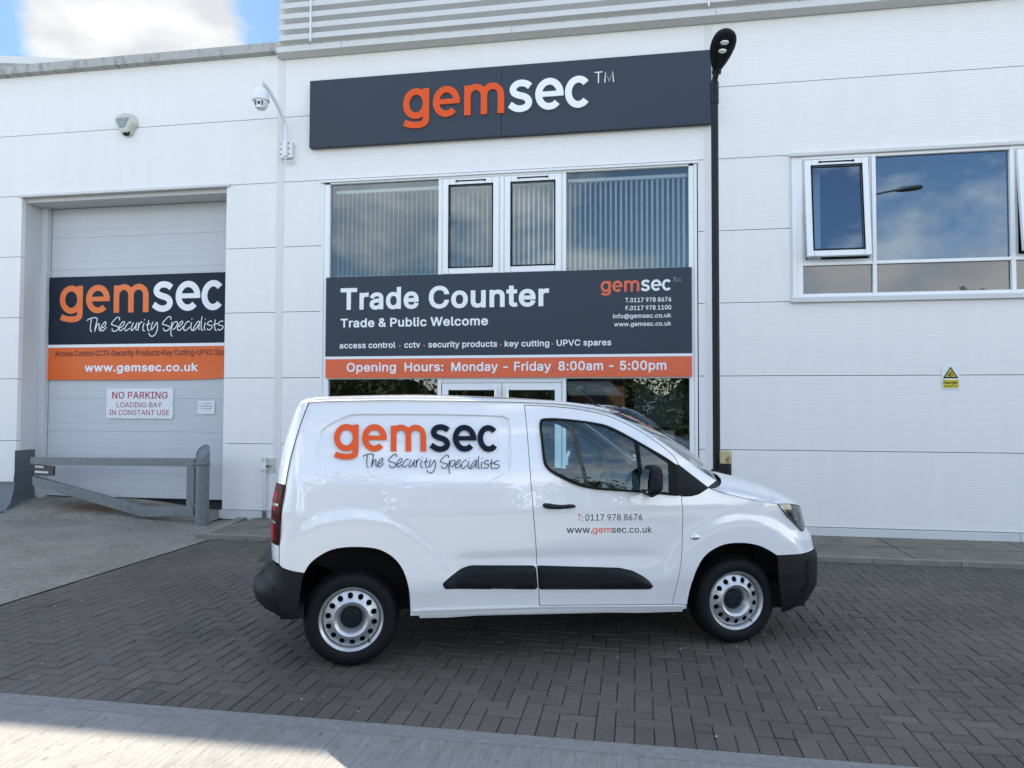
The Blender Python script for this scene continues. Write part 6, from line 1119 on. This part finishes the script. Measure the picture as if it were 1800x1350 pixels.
ZEX = ZE + [(1.26, 1.15), (1.34, 1.06), (1.42, .98)]
ZC = [(-1.81, 1.775), (-1.76, 1.797), (-1.70, 1.816), (-1.55, 1.826), (-1.17, 1.837), (-.95, 1.841), (-.75, 1.838), (-.5, 1.831), (-.2, 1.820), (.07, 1.803), (.28, 1.783), (.567, 1.748), (.736, 1.706), (.948, 1.606), (1.098, 1.514), (1.228, 1.431), (1.42, 1.285)]
ZH = [(1.10, 1.18), (1.15, 1.163), (1.268, 1.122), (1.478, 1.075), (1.69, 1.036), (1.77, 1.036), (1.86, 1.022), (1.955, 1.0), (2.03, .975), (2.09, .945)]
ZHC = [(1.10, 1.31), (1.22, 1.285), (1.363, 1.258), (1.549, 1.215), (1.713, 1.176), (1.879, 1.126), (1.998, 1.075), (2.09, 1.02)]
FR = radians
GATE = [(-1.690, 1.779), (-1.737, 1.636), (-1.766, 1.53), (-1.796, 1.413), (-1.817, 1.29), (-1.830, 1.19), (-1.846, 1.086), (-1.854, .944), (-1.858, .83), (-1.857, .705)]
ARCH_R = [(-1.692, .660), (-1.656, .72), (-1.597, .768), (-1.518, .806), (-1.428, .819), (-1.327, .817), (-1.226, .802), (-1.143, .76), (-1.081, .699), (-1.04, .62), (-1.013, .515), (-1.005, .412), (-1.003, .341)]
ARCH_F = [(.975, .293), (.985, .38), (.998, .453), (1.03, .558), (1.082, .652), (1.145, .708), (1.229, .746), (1.313, .761), (1.43, .757), (1.526, .736), (1.601, .703), (1.671, .660)]
ARCH_R = catmull(ARCH_R, 3); ARCH_F = catmull(ARCH_F, 3)
DREAR = [(-.113, .371), (-.143, .8), (-.162, 1.022), (-.171, 1.179), (-.179, 1.344), (-.187, 1.594), (-.196, 1.762)]
DTOP = [(-.196, 1.762), (-.026, 1.755), (.151, 1.740), (.329, 1.710), (.462, 1.670), (.593, 1.609), (.723, 1.531), (.852, 1.435), (.894, 1.394), (.917, 1.362), (.926, 1.331)]
DTOPc = catmull(DTOP, 3)
DFRONT = [(.933, 1.107), (.940, .985), (.938, .86), (.930, .732), (.914, .60), (.898, .511), (.862, .334)]
WIN = catmull([(-.095, 1.605), (-.089, 1.645), (-.062, 1.667), (.057, 1.667), (.234, 1.649), (.367, 1.627), (.455, 1.596), (.585, 1.527), (.716, 1.453), (.847, 1.375), (.90, 1.335)], 3) + [(.905, 1.112)] + catmull([(.864, 1.115), (.738, 1.129), (.558, 1.146), (.380, 1.160), (.275, 1.171), (.170, 1.194), (.076, 1.233), (-.017, 1.284), (-.058, 1.320), (-.079, 1.367), (-.089, 1.509), (-.095, 1.605)], 3)[:-1]
GL1 = catmull([(-.081, 1.605), (-.074, 1.634), (-.046, 1.650), (.1, 1.648), (.233, 1.633), (.365, 1.608), (.453, 1.575), (.54, 1.531), (.601, 1.497)], 3) + catmull([(.626, 1.152), (.469, 1.164), (.293, 1.182), (.206, 1.203), (.103, 1.246), (0, 1.297), (-.048, 1.334), (-.065, 1.384), (-.075, 1.509), (-.081, 1.605)], 3)[:-1]
GL2 = [(.634, 1.480), (.714, 1.430), (.801, 1.373), (.846, 1.339), (.838, 1.136), (.648, 1.151)]
# body side with cantrail, front pillar and sill
top = [(x, it(ZE, x)) for x in np.arange(-1.66, 1.219, .03)] + [(1.219, 1.217)]
body = [GATE[0]] + top + [(1.144, 1.165)] + [(.93, 1.331)] + DTOPc[::-1][1:] + DREAR[::-1][1:] + [(.862, .333), (.973, .326), (.975, .293)] + ARCH_R[::-1] + [(-1.836, .690)] + GATE[::-1][:-1]
body = body[:1] + [p for i, p in enumerate(body[1:]) if hypot(p[0]-body[i][0], p[1]-body[i][1]) > 1e-4]
panel('body_side', body, MAT['paint'], V, loops=[RECESS, shrink(RECESS, .0055), shrink(RECESS, .011), shrink(RECESS, -.010)], gap=.0022, sp=.028)
panel('cab_door', [DREAR[0]] + DREAR[1:] + DTOPc[1:] + DFRONT, MAT['paint'], V, holes=[WIN], sp=.028)
fend = [(.862, .334)] + DFRONT[::-1][1:] + [(1.011, 1.106), (1.068, 1.119), (1.106, 1.14), (1.15, 1.163), (1.268, 1.122), (1.478, 1.075), (1.690, 1.036), (1.774, .940), (1.872, .862), (1.947, .806), (1.985, .83), (cutF(.85), .852)] + [(cutF(z), z) for z in (.80, .76, .72, .68, .652)] + [(1.955, .650), (1.811, .656), (1.671, .660)] + ARCH_F[::-1][1:-1] + [(.975, .293), (.973, .326)]
panel('front_wing', fend, MAT['paint'], V, sp=.028)
panel('window_surround', WIN, MAT['gloss'], V, holes=[GL1, GL2], off=-.002, gap=-.001, detail=False)
gl = panel('door_window', GL1, MAT['vglass'], V, off=-.008, gap=-.004, rim=0, detail=False); panel('quarter_window', GL2, MAT['vglass'], V, off=-.008, gap=-.004, rim=0, detail=False)
panel('corner_trim', [(.853, 1.368), (.926, 1.327)] + catmull([(1.144, 1.166), (1.106, 1.140), (1.068, 1.119), (1.011, 1.106)], 4) + [(.866, 1.113)], MAT['trim'], V, off=.006, bev=.006, gap=0)
# backing behind the shut lines
backing = [(-1.84, .70), (-1.835, 1.09), (-1.79, 1.41), (-1.70, 1.74)] + [(x, it(ZE, x)-.03) for x in np.arange(-1.6, 1.2, .1)] + [(1.19, 1.19), (1.15, 1.13), (1.48, 1.05), (1.68, 1.02), (1.78, .90), (1.9, .80), (1.9, .68), (1.68, .67)] + ARCH_F[::-1] + ARCH_R[::-1]
panel('inner_panel', backing, MAT['well'], V, holes=[shrink(WIN, -.02)], off=-.045, gap=.012, rim=0, detail=False, sp=.08, step=.06)
# tailgate edge, rear lamps
gtop = [p for p in GATE if p[1] > 1.235]; zt = 1.228
up = [(x, z) for x, z in GATE if z > 1.25] + [(-1.8255, zt)] + [(cutR(z), z) for z in (1.228, 1.30, 1.38, 1.45, 1.52, 1.58, 1.64, 1.69, 1.73)] + [(-1.76, 1.763)]
panel('rear_door_edge', up, MAT['paint'], V, detail=False, sp=.02, step=.02); panel('rear_corner', [(-1.858, .832), (-1.857, .712)] + [(cutR(z), z) for z in (.722, .76, .80, .836)], MAT['paint'], V, detail=False, sp=.02, step=.02)
lamp = [(-1.827, 1.226), (-1.832, 1.17), (-1.846, 1.086), (-1.853, .944), (-1.857, .838)] + [(cutR(z), z) for z in (.84, .90, .96, 1.02, 1.08, 1.14, 1.19, 1.226)]
TLS = []
for s in (-1, 1):
    tl = panel('rear_lamp', lamp, MAT['darkred'], V, off=.006, bev=.01, sides=(s,), detail=False, sp=.015, step=.012, gap=.002); TLS.append(tl)
    for nm, poly, m, of in (('red_segment', [(-1.884, 1.185), (-1.908, 1.18), (-1.922, 1.05), (-1.895, 1.055)], 'redlens', .008), ('red_segment', [(-1.912, 1.0), (-1.935, 1.0), (-1.936, .985), (-1.912, .985)], 'redlens', .008), ('red_segment', [(-1.905, .965), (-1.937, .96), (-1.935, .855), (-1.908, .858)], 'redlens', .008),
                            ('lamp_trim', [(-1.872, 1.105), (-1.935, 1.098), (-1.937, 1.075), (-1.918, 1.078), (-1.917, 1.086), (-1.872, 1.09)], 'chrome', .0135), ('lamp_trim', [(-1.888, .988), (-1.938, .99), (-1.938, .972), (-1.888, .972)], 'chrome', .0135), ('lamp_trim', [(-1.924, 1.08), (-1.9375, 1.08), (-1.939, .985), (-1.927, .985)], 'chrome', .013)):
        panel(nm, poly, MAT[m], tl, off=of, rim=.006, sides=(s,), detail=False, gap=0, sp=.012, step=.008)
# headlamps
hl = [(1.693, 1.037), (1.769, 1.037), (1.86, 1.022), (1.955, 1.0), (cutF(.98), .978), (cutF(.93), .93), (cutF(.87), .868), (1.945, .808), (1.872, .864), (1.774, .942)]
for s in (-1, 1):
    h = panel('headlamp', hl, MAT['lampblack'], V, off=-.03, sides=(s,), detail=False, sp=.015, step=.015, rim=.01, gap=.001)
    panel('clear_cover', hl, MAT['hlglass'], h, off=.002, sides=(s,), detail=False, sp=.02, step=.015, rim=.03, gap=.003)
    panel('bright_strip', [(1.712, 1.024), (1.742, 1.012), (1.82, .93), (1.89, .868), (1.93, .83), (1.945, .822), (1.93, .815), (1.872, .862), (1.774, .944)], MAT['chrome'], h, off=-.024, sides=(s,), detail=False, sp=.015, step=.012, rim=.01, gap=.001)
    panel('bright_strip', [(1.80, 1.02), (1.955, .99), (1.985, .95), (1.99, .90), (1.975, .94), (1.94, .975), (1.80, 1.006)], MAT['chrome'], h, off=-.024, sides=(s,), detail=False, sp=.015, step=.012, rim=.01, gap=.001)
    panel('projector', arc(1.885, .925, .038, .045, 0, 348, 28), MAT['hlglass'], h, off=-.02, bev=.02, sides=(s,), detail=False, sp=.012, step=.02, rim=.01, gap=0)
    panel('side_repeater', arc(1.030, .8135, .034, .0175, 0, 345, 22), MAT['chrome'], V, off=.009, bev=.012, sides=(s,), detail=False, sp=.01, step=.02, rim=.01, gap=0)
# bumpers, side mouldings
fbp = [(1.671, .659), (1.811, .655), (1.955, .649), (cutF(.645), .647)] + [(cutF(z), z) for z in (.60, .55, .50, .44, .38, .33, .27, .23)] + [(1.86, .212), (1.745, .225), (1.73, .26), (1.693, .42), (1.677, .542)]
FBm = panel('front_bumper', fbp, MAT['trim'], V, off=.006, sp=.03, detail=False)
panel('bumper_vent', [(1.93, .60), (1.985, .605), (1.975, .40), (1.93, .37), (1.88, .38), (1.95, .44)], MAT['gloss'], FBm, off=.009, detail=False, gap=0, rim=.006)
rbp = [(-1.692, .659), (-1.836, .688), (-1.857, .704), (-1.90, .716), (cutR(.715, XRB), .718)] + [(cutR(z, XRB), z) for z in (.67, .63, .60, .575, .55, .50, .46, .43, .41, .39, .375)] + [(-1.80, .362), (-1.755, .354), (-1.733, .386), (-1.702, .62)]
RBm = panel('rear_bumper', rbp, MAT['trim'], V, off=.010, rear=XRB, sp=.025, detail=False)
panel('bumper_seam', [(-1.985, .608), (-1.93, .60), (-1.895, .57), (-1.875, .50), (-1.866, .43), (-1.862, .43), (-1.871, .50), (-1.891, .573), (-1.928, .605), (-1.985, .613)], MAT['gloss'], RBm, off=.0112, rear=XRB, detail=False, gap=0, rim=.003, step=.015)
mr_ = cround([(-.776, .517), (-.127, .483), (-.142, .651), (-.60, .668), (-.66, .652), (-.735, .60), (-.792, .557)], .03)
mf_ = cround([(-.119, .483), (.694, .449), (.718, .468), (.700, .498), (.645, .544), (.559, .590), (.462, .614), (-.134, .651)], .02)
panel('side_moulding', mr_, MAT['trim'], V, off=.026, bev=.035, sp=.02, gap=0, rim=.012, step=.015); panel('side_moulding', mf_, MAT['trim'], V, off=.026, bev=.035, sp=.02, gap=0, rim=.012, step=.015)
# sill strip and jacking flange
fl_ = [(-.94, .345), (-.94, .318), (-.75, .312), (-.55, .316), (.4, .290), (.62, .277), (.85, .272), (.955, .27), (.955, .30)]
panel('sill_flange', fl_, MAT['paint'], V, off=-.035, detail=False, gap=0)
panel('sill_crease', [(-.99, .378), (-.92, .384), (-.113, .366), (.96, .322), (.96, .317), (-.113, .361), (-.99, .372)], MAT['paint'], V, off=.006, bev=.004, detail=False, gap=0, rim=.01)
# roof, windscreen, bonnet
def sect(x, v, ze, zc, m): We = Wf(x, ze, detail=False); return (x, v*We, ze + (zc-ze)*(1-abs(v)**m))
VS = [-1, -.985, -.96, -.92, -.86, -.78, -.66, -.5, -.25, 0, .25, .5, .66, .78, .86, .92, .96, .985, 1]
xw = lambda v: .72 - .27*v*v
def roofp(u, v): vv = VS[int(round(v*18))]; x = -1.80 + u*(xw(vv)+1.80); return sect(x, vv, it(ZE, x), it(ZC, x), 5 - 2.5*smst(.1, .8, x))
MB().grid(roofp, 60, 18).build('roof', MAT['paint'], V, smooth=40)
def wsp(u, v): vv = VS[int(round(v*18))]; x0 = xw(vv); x = x0 + u*(1.208 + .13*(1-vv*vv) - x0); z = sect(x, vv, it(ZEX, x), it(ZC, x), 5 - 2.5*smst(.1, .8, x)); return (z[0], z[1]*.995, z[2]-.004)
MB().grid(wsp, 40, 18).build('windscreen', MAT['wglass'], V, smooth=60)
xh = lambda v: 1.44 - .275*v**4
def hoodp(u, v): vv = VS[int(round(v*18))]; x = xh(vv) + u*(2.085-xh(vv)); return sect(x, vv*.9985, it(ZH, x), it(ZHC, x), 2.5)
MB().grid(hoodp, 40, 18).build('bonnet', MAT['paint'], V, smooth=50)
def scut(u, v): vv = VS[int(round(v*18))]*.985; x = 1.12 + u*(1.50-1.12); p = sect(x, vv, it(ZH, x), it(ZHC, x), 2.5); return (p[0], p[1], p[2]-.022)
MB().grid(scut, 12, 18).build('scuttle_panel', MAT['trim'], V, smooth=50)
b = MB()
for s in (-1, 1): b.tube([(1.26, s*.55, 1.30), (1.19, s*.3, 1.40), (1.15, s*-.05, 1.465)], .010, 6)
split_build(b, 'wiper', MAT['gloss'], V)
b = MB(); b.tube([(.585, -.0, 1.742), (.56, 0, 1.768), (.43, 0, 1.905)], [.012, .008, .0035], 8); b.lathe([(.03, -.01), (.026, .01), (.012, .025), (.0001, .026)], (.59, 0, 1.738), (0, 0, 1), 12); b.build('roof_aerial', MAT['trim'], V, smooth=50)
b = MB()
for s in (-1, 1): b.tube([(x, s*(Wf(x, it(ZE, x), detail=False)-.05), it(ZE, x) + (it(ZC, x)-it(ZE, x))*(1-.935**5) + .003) for x in np.arange(-1.66, .45, .06)], .006, 6)
split_build(b, 'roof_moulding', MAT['paint'], V)
# front and rear ends
def nose(z, v, k=0.955): 
    W0 = Wf(cutF(z), z, detail=False); Wb = .922; y = v*W0; u = (max(0, 1-(abs(y)/Wb)**3))**(1/3); return (1.45 + u*(it(XF, z)-1.45) - .002, y, z)
for nm, z0, z1, m in (('nose_panel', .652, .96, 'paint'), ('bumper_centre', .225, .648, 'trim')):
    MB().grid(lambda u, v, z0=z0, z1=z1: nose(z0 + (z1-z0)*v, u*2-1), 24, 10).build(nm, MAT[m], V, smooth=50)
MB().grid(lambda u, v: tuple(Vector(nose(.70 + .18*v, (u*2-1)*.8)) + Vector((.006, 0, 0))), 20, 6).build('grille', MAT['gloss'], V, smooth=50)
MB().grid(lambda u, v: tuple(Vector(nose(.40 + .16*v, (u*2-1)*.75)) + Vector((.006, 0, 0))), 20, 6).build('lower_grille', MAT['gloss'], V, smooth=50)
def tail(z, v, tab): W0 = Wf(cutR(z, tab), z, tab, False); u_ = abs(v); return (cutR(z, tab) - .008*(1-u_**4), v*W0, z)
MB().grid(lambda u, v: tail(.712 + (1.778-.712)*v, u*2-1, XR), 16, 24).build('rear_doors', MAT['paint'], V, smooth=50)
b = MB(); b.grid(lambda u, v: tuple(Vector(tail(.73 + 1.0*v, .012*(u-.5), XR)) - Vector((.0015, 0, 0))), 2, 24); b.build('door_seam', MAT['gloss'], V, fix=False)
MB().grid(lambda u, v: tail(.372 + (.718-.372)*v, u*2-1, XRB), 16, 14).build('rear_bumper_centre', MAT['trim'], V, smooth=50)
MB().grid(lambda u, v: (-1.72 - .29*u, (v*2-1)*.80, .716), 4, 6).build('bumper_step', MAT['trim'], V)
# wheel arches lined in felt, floor and underside
for nm, ac in (('wheel_arch_liner', ARCH_R), ('wheel_arch_liner', ARCH_F)):
    b = MB(); n = len(ac)
    for s in (-1, 1):
        o_ = [(x, s*(Wf(x, z)-.014), z) for x, z in ac]; i_ = [(x, s*.55, z) for x, z in ac]; b.add(o_ + i_, [(k, k+1, n+k+1, n+k) for k in range(n-1)])
        b.add(i_, [tuple(range(n))])
    split_build(b, nm, MAT['well'], V, fix=False)
quick('floor_pan', [(-1.85, -.84, .345, -1.70, .84, .42), (-1.00, -.86, .33, .97, .86, .40), (1.68, -.78, .24, 1.98, .78, .42), (-1.70, -.56, .30, 1.70, .56, .40), (-.9, -.6, .22, .8, .6, .30)], MAT['well'], V)
quick('axle', [(-1.43, -.62, .26, -1.35, .62, .36), (1.35, -.62, .26, 1.43, .62, .36)], MAT['well'], V)
quick('engine_bay_light_block', [(1.0, -.53, .42, 1.68, .53, 1.0), (1.69, -.55, .40, 1.98, .55, .92)], MAT['well'], V)  # unseen dark boxes added to keep skylight from leaking into the front arches
# load bay box behind the cab, cab interior
quick('bulkhead', [(-.24, -.80, .40, -.205, .80, 1.18), (-.24, -.72, 1.18, -.205, .72, 1.76)], MAT['cab'], V, .02)
quick('cab_floor', [(-.2, -.80, .405, .95, .80, .45), (.95, -.54, .405, 1.3, .54, .45)], MAT['seat'], V)
b = MB(); b.grid(lambda u, v: (.60 + .78*u, (v*2-1)*.80, 1.10 + .055*sin(pi*u)**.6 - .02*u), 14, 8); b.grid(lambda u, v: (.60 + .10*sin(pi*u*.5), (v*2-1)*.80, .60 + .50*u), 8, 8); b.build('dashboard', MAT['cab'], V, smooth=60)
b = MB(); b.grid(lambda u, v: (-.2 + (.62)*u, (v*2-1)*.66, it(ZC, -.2 + .62*u)-.045 - .03*abs(v*2-1)**3), 8, 8); b.build('headlining', MAT['cab'], V, smooth=60)
def seatm(y):
    s = MB(); pr = cround([(.0, .62), (.48, .66), (.50, .74), (.44, .80), (.02, .76)], .05); s.prism(pr, lambda x, z: (x, y-.25, z), lambda x, z: (x, y+.25, z))
    pr = cround([(-.03, .74), (.10, .76), (-.04, 1.32), (-.09, 1.35), (-.15, 1.33)], .05); s.prism(pr, lambda x, z: (x, y-.23, z), lambda x, z: (x, y+.23, z))
    pr = cround([(-.14, 1.36), (-.05, 1.36), (-.07, 1.54), (-.13, 1.54)], .03); s.prism(pr, lambda x, z: (x, y-.12, z), lambda x, z: (x, y+.12, z))
    s.build('seat', MAT['seat'], V, bevel=.02)
seatm(-.40); seatm(.40)
b = MB(); ring = [(.50 + .06*sin(a)*1.0, -.40 + .185*cos(a), 1.09 + .165*sin(a)) for a in [2*pi*k/28 for k in range(29)]]; b.tube(ring, .016, 8, caps=False); b.tube([(.52, -.40, 1.09), (.66, -.40, 1.02)], .03, 8); b.tube([(.50, -.58, 1.09), (.51, -.40, 1.08), (.50, -.22, 1.09)], .016, 6); b.build('steering_wheel', MAT['trim'], V, smooth=50)
# mirrors
for s in (-1, 1):
    m_ = MB(); pr = catmull([(.0, 0), (.012, .10), (.03, .17), (.06, .195), (.09, .188), (.108, .15), (.112, .05), (.09, .0), (.04, -.012)], 4, True); n = len(pr)
    secs = [(-.945, .70, .03), (-.97, .94, .008), (-1.02, 1.0, 0), (-1.085, 1.0, 0), (-1.125, .95, .004), (-1.145, .80, .02), (-1.152, .5, .05)]
    vs = [(.592 + .056 + (x-.056)*k, s*-1*y if s > 0 else y, 1.152 + .095 + (z-.095)*k) for y, k, dz in secs for x, z in pr]
    m_.add(vs, [(i*n+k, i*n+(k+1) % n, (i+1)*n+(k+1) % n, (i+1)*n+k) for i in range(len(secs)-1) for k in range(n)] + [tuple(range(n)), tuple((len(secs)-1)*n+k for k in range(n))])
    mm = m_.build('door_mirror', MAT['trim'], V, smooth=40)
    a_ = MB(); a_.tube([(.70, s*.915, 1.135), (.69, s*.95, 1.165), (.66, s*1.0, 1.185)], [.035, .032, .03], 10); a_.build('mirror_arm', MAT['trim'], mm, smooth=40)
    g2 = MB(); gp = [(.5955 + .0 + .03*max(0, (zz-.08)/.11)**2 - .0035, s*yy, 1.152 + zz) for zz, ys in ((.012, (.975, 1.12)), (.10, (.975, 1.125)), (.165, (.985, 1.115))) for yy in ys]; g2.add(gp, [(0, 1, 3, 2), (2, 3, 5, 4)]); g2.build('mirror_glass', MAT['mirror'], mm)
# door handle
for s in (-1, 1):
    pr = [(-.096, 1.066), (-.082, 1.078), (-.05, 1.077), (.0, 1.070), (.05, 1.066), (.09, 1.068), (.13, 1.064), (.144, 1.053), (.132, 1.042), (.09, 1.038), (.02, 1.034), (-.05, 1.038), (-.085, 1.048)]
    h = panel('door_handle', catmull(pr, 3, True), MAT['trim'], V, off=.034, bev=.02, sides=(s,), sp=.012, gap=0, rim=.012, step=.01)
    panel('handle_cup', arc(.025, 1.052, .062, .056, 0, 350, 26), pbsdf('satin_cup_paint', (.70, .71, .72), .35, coat=.6) if s < 0 else MAT['paint'], h, off=.0025, sides=(s,), sp=.03, gap=0, rim=.004, step=.02)  # cup in the body colour, rougher and with less coat on one side
# wheels
def wheel(hx, s):
    wh = bpy.data.objects.new('wheel', None); C.objects.link(wh); wh.parent = V; ORG[wh.name] = Vector((0, 0, 0)); wh.empty_display_size = .1
    ax = (0, s, 0); o_ = (hx, s*.83, .32)
    tp = [(.212, -.020), (.216, .002), (.222, .006), (.236, .012), (.262, .016), (.284, .010), (.300, -.004), (.309, -.016), (.315, -.028), (.318, -.045), (.319, -.058), (.312, -.059), (.312, -.066), (.3195, -.067), (.320, -.090), (.313, -.091), (.313, -.099), (.320, -.100), (.320, -.125), (.313, -.126), (.313, -.133), (.3195, -.134), (.318, -.155), (.309, -.178), (.290, -.196), (.22, -.19)]
    MB().lathe(tp, o_, ax, 144, mod=lambda j, k: -.0065 if (k % 4 == 0 and j in (7, 8, 9, 10)) else (-.0012 if j == 4 and k % 36 < 14 and k % 2 else 0)).build('tyre', MAT['tyre'], wh, smooth=40)
    # pressed steel rim with fourteen holes
    yp = [(.072, -.055), (.080, -.046), (.092, -.018), (.102, -.006), (.116, .0), (.128, -.004), (.140, -.016), (.170, -.026), (.180, -.032), (.186, -.034)]
    yr = lambda r: float(np.interp(r, [a for a, _ in yp], [c for _, c in yp]))
    oc = lambda r, n, ph=0: [(r*cos(2*pi*k/n + ph), r*sin(2*pi*k/n + ph)) for k in range(n)]
    holes = [[(.1545*cos(a) + .0195*cos(t)*1.0, .1545*sin(a) + .0195*sin(t)) for t in [2*pi*q/14 for q in range(14)]] for a in [2*pi*(k+.5)/14 + .05 for k in range(14)]]
    Vv, T = fill(oc(.186, 80), [oc(.072, 48)] + holes, [oc(r, 64) for r in (.080, .092, .102, .116, .127)] + [oc(.1775, 80)])
    b = MB(); ph = lambda x, z, d=0: (hx + (x if s < 0 else -x), s*(.83 + yr(hypot(x, z)) - d), .32 + z)
    b.add([ph(x, z) for x, z in Vv], T)
    for h in holes:
        n = len(h); b.add([ph(x, z) for x, z in h] + [ph(x, z, .012) for x, z in h], [(i, (i+1) % n, n+(i+1) % n, n+i) for i in range(n)])
    b.lathe([(.186, -.034), (.188, -.050), (.193, -.030), (.197, -.010), (.2035, -.006), (.207, .000), (.212, .003), (.216, -.002), (.216, -.02)], o_, ax, 80)
    b.build('steel_rim', MAT['rim'], wh, smooth=35, fix=False)
    MB().lathe([(.0001, -.040), (.03, -.040), (.032, -.036), (.055, -.038), (.066, -.044), (.073, -.054)], o_, ax, 40).build('hub_cap', MAT['hub'], wh, smooth=30)
    b = MB()
    for k in range(5): a = 2*pi*k/5 + .3; b.lathe([(.0001, .010), (.008, .009), (.009, 0)], (hx + .050*cos(a), s*(.83-.041), .32 + .050*sin(a)), ax, 8)
    split_build(b, 'wheel_bolt', MAT['hub'], wh)
    MB().lathe([(.0001, -.075), (.20, -.075), (.20, -.18)], o_, ax, 32).build('brake_drum', MAT['well'], wh)
    a = radians(-52); MB().tube([(hx + .182*cos(a)*(1), s*(.83-.02), .32 + .182*sin(a)), (hx + .196*cos(a), s*(.83+.004), .32 + .196*sin(a))], .005, 8).build('valve', MAT['hub'], wh)
for hx in (-1.3925, 1.3925):
    for s in (-1, 1): wheel(hx, s)
# lettering on the van sides
def vfn(s, d=.0010):
    def f_(x, z):
        return (x, s*(Wf(x, z, detail=(z < 1.2)) - (.018 if z > 1.2 else 0) + d), z)
    return f_
for s in (-1, 1):
    mir = (lambda sh, x0, x1: ([(x0 + x1 - x, z) for x, z in sh[0]], [f_[::-1] for f_ in sh[1]])) if s > 0 else (lambda sh, x0, x1: sh)
    fn = vfn(s); kx = (-.392 + 1.520)/LOGO_W
    letters('orange_letters', [mir(place(GEM, -1.520, 1.450, kx, .181, -.0133), -1.520, -.392)], fn, MAT['orange'], V); letters('navy_letters', [mir(place(SEC, -1.520, 1.450, kx, .184, -.0133), -1.520, -.392)], fn, MAT['navy'], V)
    letters('handwritten_line', [mir(place(script_mesh(.0062), -1.328, 1.344, .934, .90, -.020), -1.328, -.392)], fn, MAT['navy'], V)
    letters('door_lettering', [mir(text('0117 978 8676', .212, .631, .951, .0445, .004, -.016), .212, .631), mir(text('www.', .077, .262, .8685, .046, .006, -.025, 'H'), .077, .262), mir(text('sec.co.uk', .408, .704, .8610, .046, .006, -.025), .408, .704), mir(text(':', .186, .193, .951, .042), .186, .193)], fn, MAT['navy'], V)
    letters('orange_lettering', [mir(text('T', .153, .182, .953, .0445, .004), .153, .182), mir(text('gem', .264, .404, .8640, .046, .006, -.025), .264, .404)], fn, MAT['orange'], V)

# ------------------------------------------------------------------ across the road, seen only as reflections
Bk = thing('brick_building', (-2.1, -31, 0), 'low brown brick building across the road mirrored in the shop window', 'building')
quick('wall', [(-3.6, -32.5, -.1, -.6, -30, 3.2)], MAT['brick'], Bk); quick('roof', [(-3.9, -32.8, 3.2, -.3, -29.7, 3.4)], MAT['dark'], Bk)
wb = MB()
wb.box(-2.6, -30.0, 1.0, -1.5, -29.96, 2.4)
split_build(wb, 'window', MAT['spandrel'], Bk)
tm = MB(); rt = random.Random(9)
def tree(x, y, h, r, label):
    t = thing('roadside_tree', (x, y, 0), label, 'tree', 'trees across the road'); MB().tube([(x, y, 0), (x+.1, y, h*.35), (x-.1, y+.1, h*.7)], [.22, .16, .06], 8).build('trunk', MAT['bark'], t)
    b = MB()
    for _ in range(3200):
        a = rt.uniform(0, 2*pi); ph_ = math.acos(rt.uniform(-1, 1)); rr_ = r*(rt.random()**.4)*(.75 + .35*sin(3*a + ph_*4)); c = Vector((x + rr_*sin(ph_)*cos(a), y + rr_*sin(ph_)*sin(a), h*.62 + rr_*cos(ph_)*.9))
        u = Vector((rt.gauss(0, 1), rt.gauss(0, 1), rt.gauss(0, 1))).normalized(); v = u.orthogonal().normalized(); s_ = rt.uniform(.08, .19); b.add([c - u*s_, c + v*s_*.6, c + u*s_, c - v*s_*.6], [(0, 1, 2, 3)])
    b.build('crown', MAT['leaf'], t, fix=False)
b = MB(); rb_ = random.Random(21)
for _ in range(34000):
    c = Vector((rb_.uniform(-45, 45), -33 - rb_.random()*3, 0)); c.z = (4.7 + 1.6*sin(c.x*.37) + 1.1*sin(c.x*.9 + 1))*rb_.random()**.7; u = Vector((rb_.gauss(0, 1), rb_.gauss(0, 1), rb_.gauss(0, 1))).normalized(); v = u.orthogonal().normalized(); s_ = rb_.uniform(.08, .20); b.add([c - u*s_, c + v*s_*.6, c + u*s_, c - v*s_*.6], [(0, 1, 2, 3)])
b.grid(lambda u, v: (-45 + 90*u, -36.2 + .5*sin(u*140) + .3*sin(u*61 + v*5), v*(4.3 + 1.1*sin(u*33) + .6*sin(u*81 + 1) + .3*sin(u*190))), 220, 10); tag(b.build('tree_belt', MAT['leaf'], fix=False), 'dark green belt of trees across the road mirrored in the shop windows', 'tree belt', kind='stuff')
TL_ = [(-14, -30, 8.5, 3.0, 'first bushy green tree across the road opposite the loading bay'), (-9, -27, 7.5, 2.6, 'bushy green tree across the road opposite the round galvanised post'), (-5.5, -29, 7.0, 2.5, 'bushy green tree across the road opposite the left shop window'), (5.2, -28, 8.5, 3.0, 'tallest bushy green tree across the road opposite the lamp post'),
       (8.2, -26, 7.0, 2.4, 'bushy green tree across the road behind the grey road lamp'), (11.5, -29, 7.5, 2.6, 'bushy green tree across the road opposite the yellow warning sign'), (16, -28, 8.0, 2.8, 'last bushy green tree across the road far from the loading bay')]
for a_ in TL_: tree(*a_)
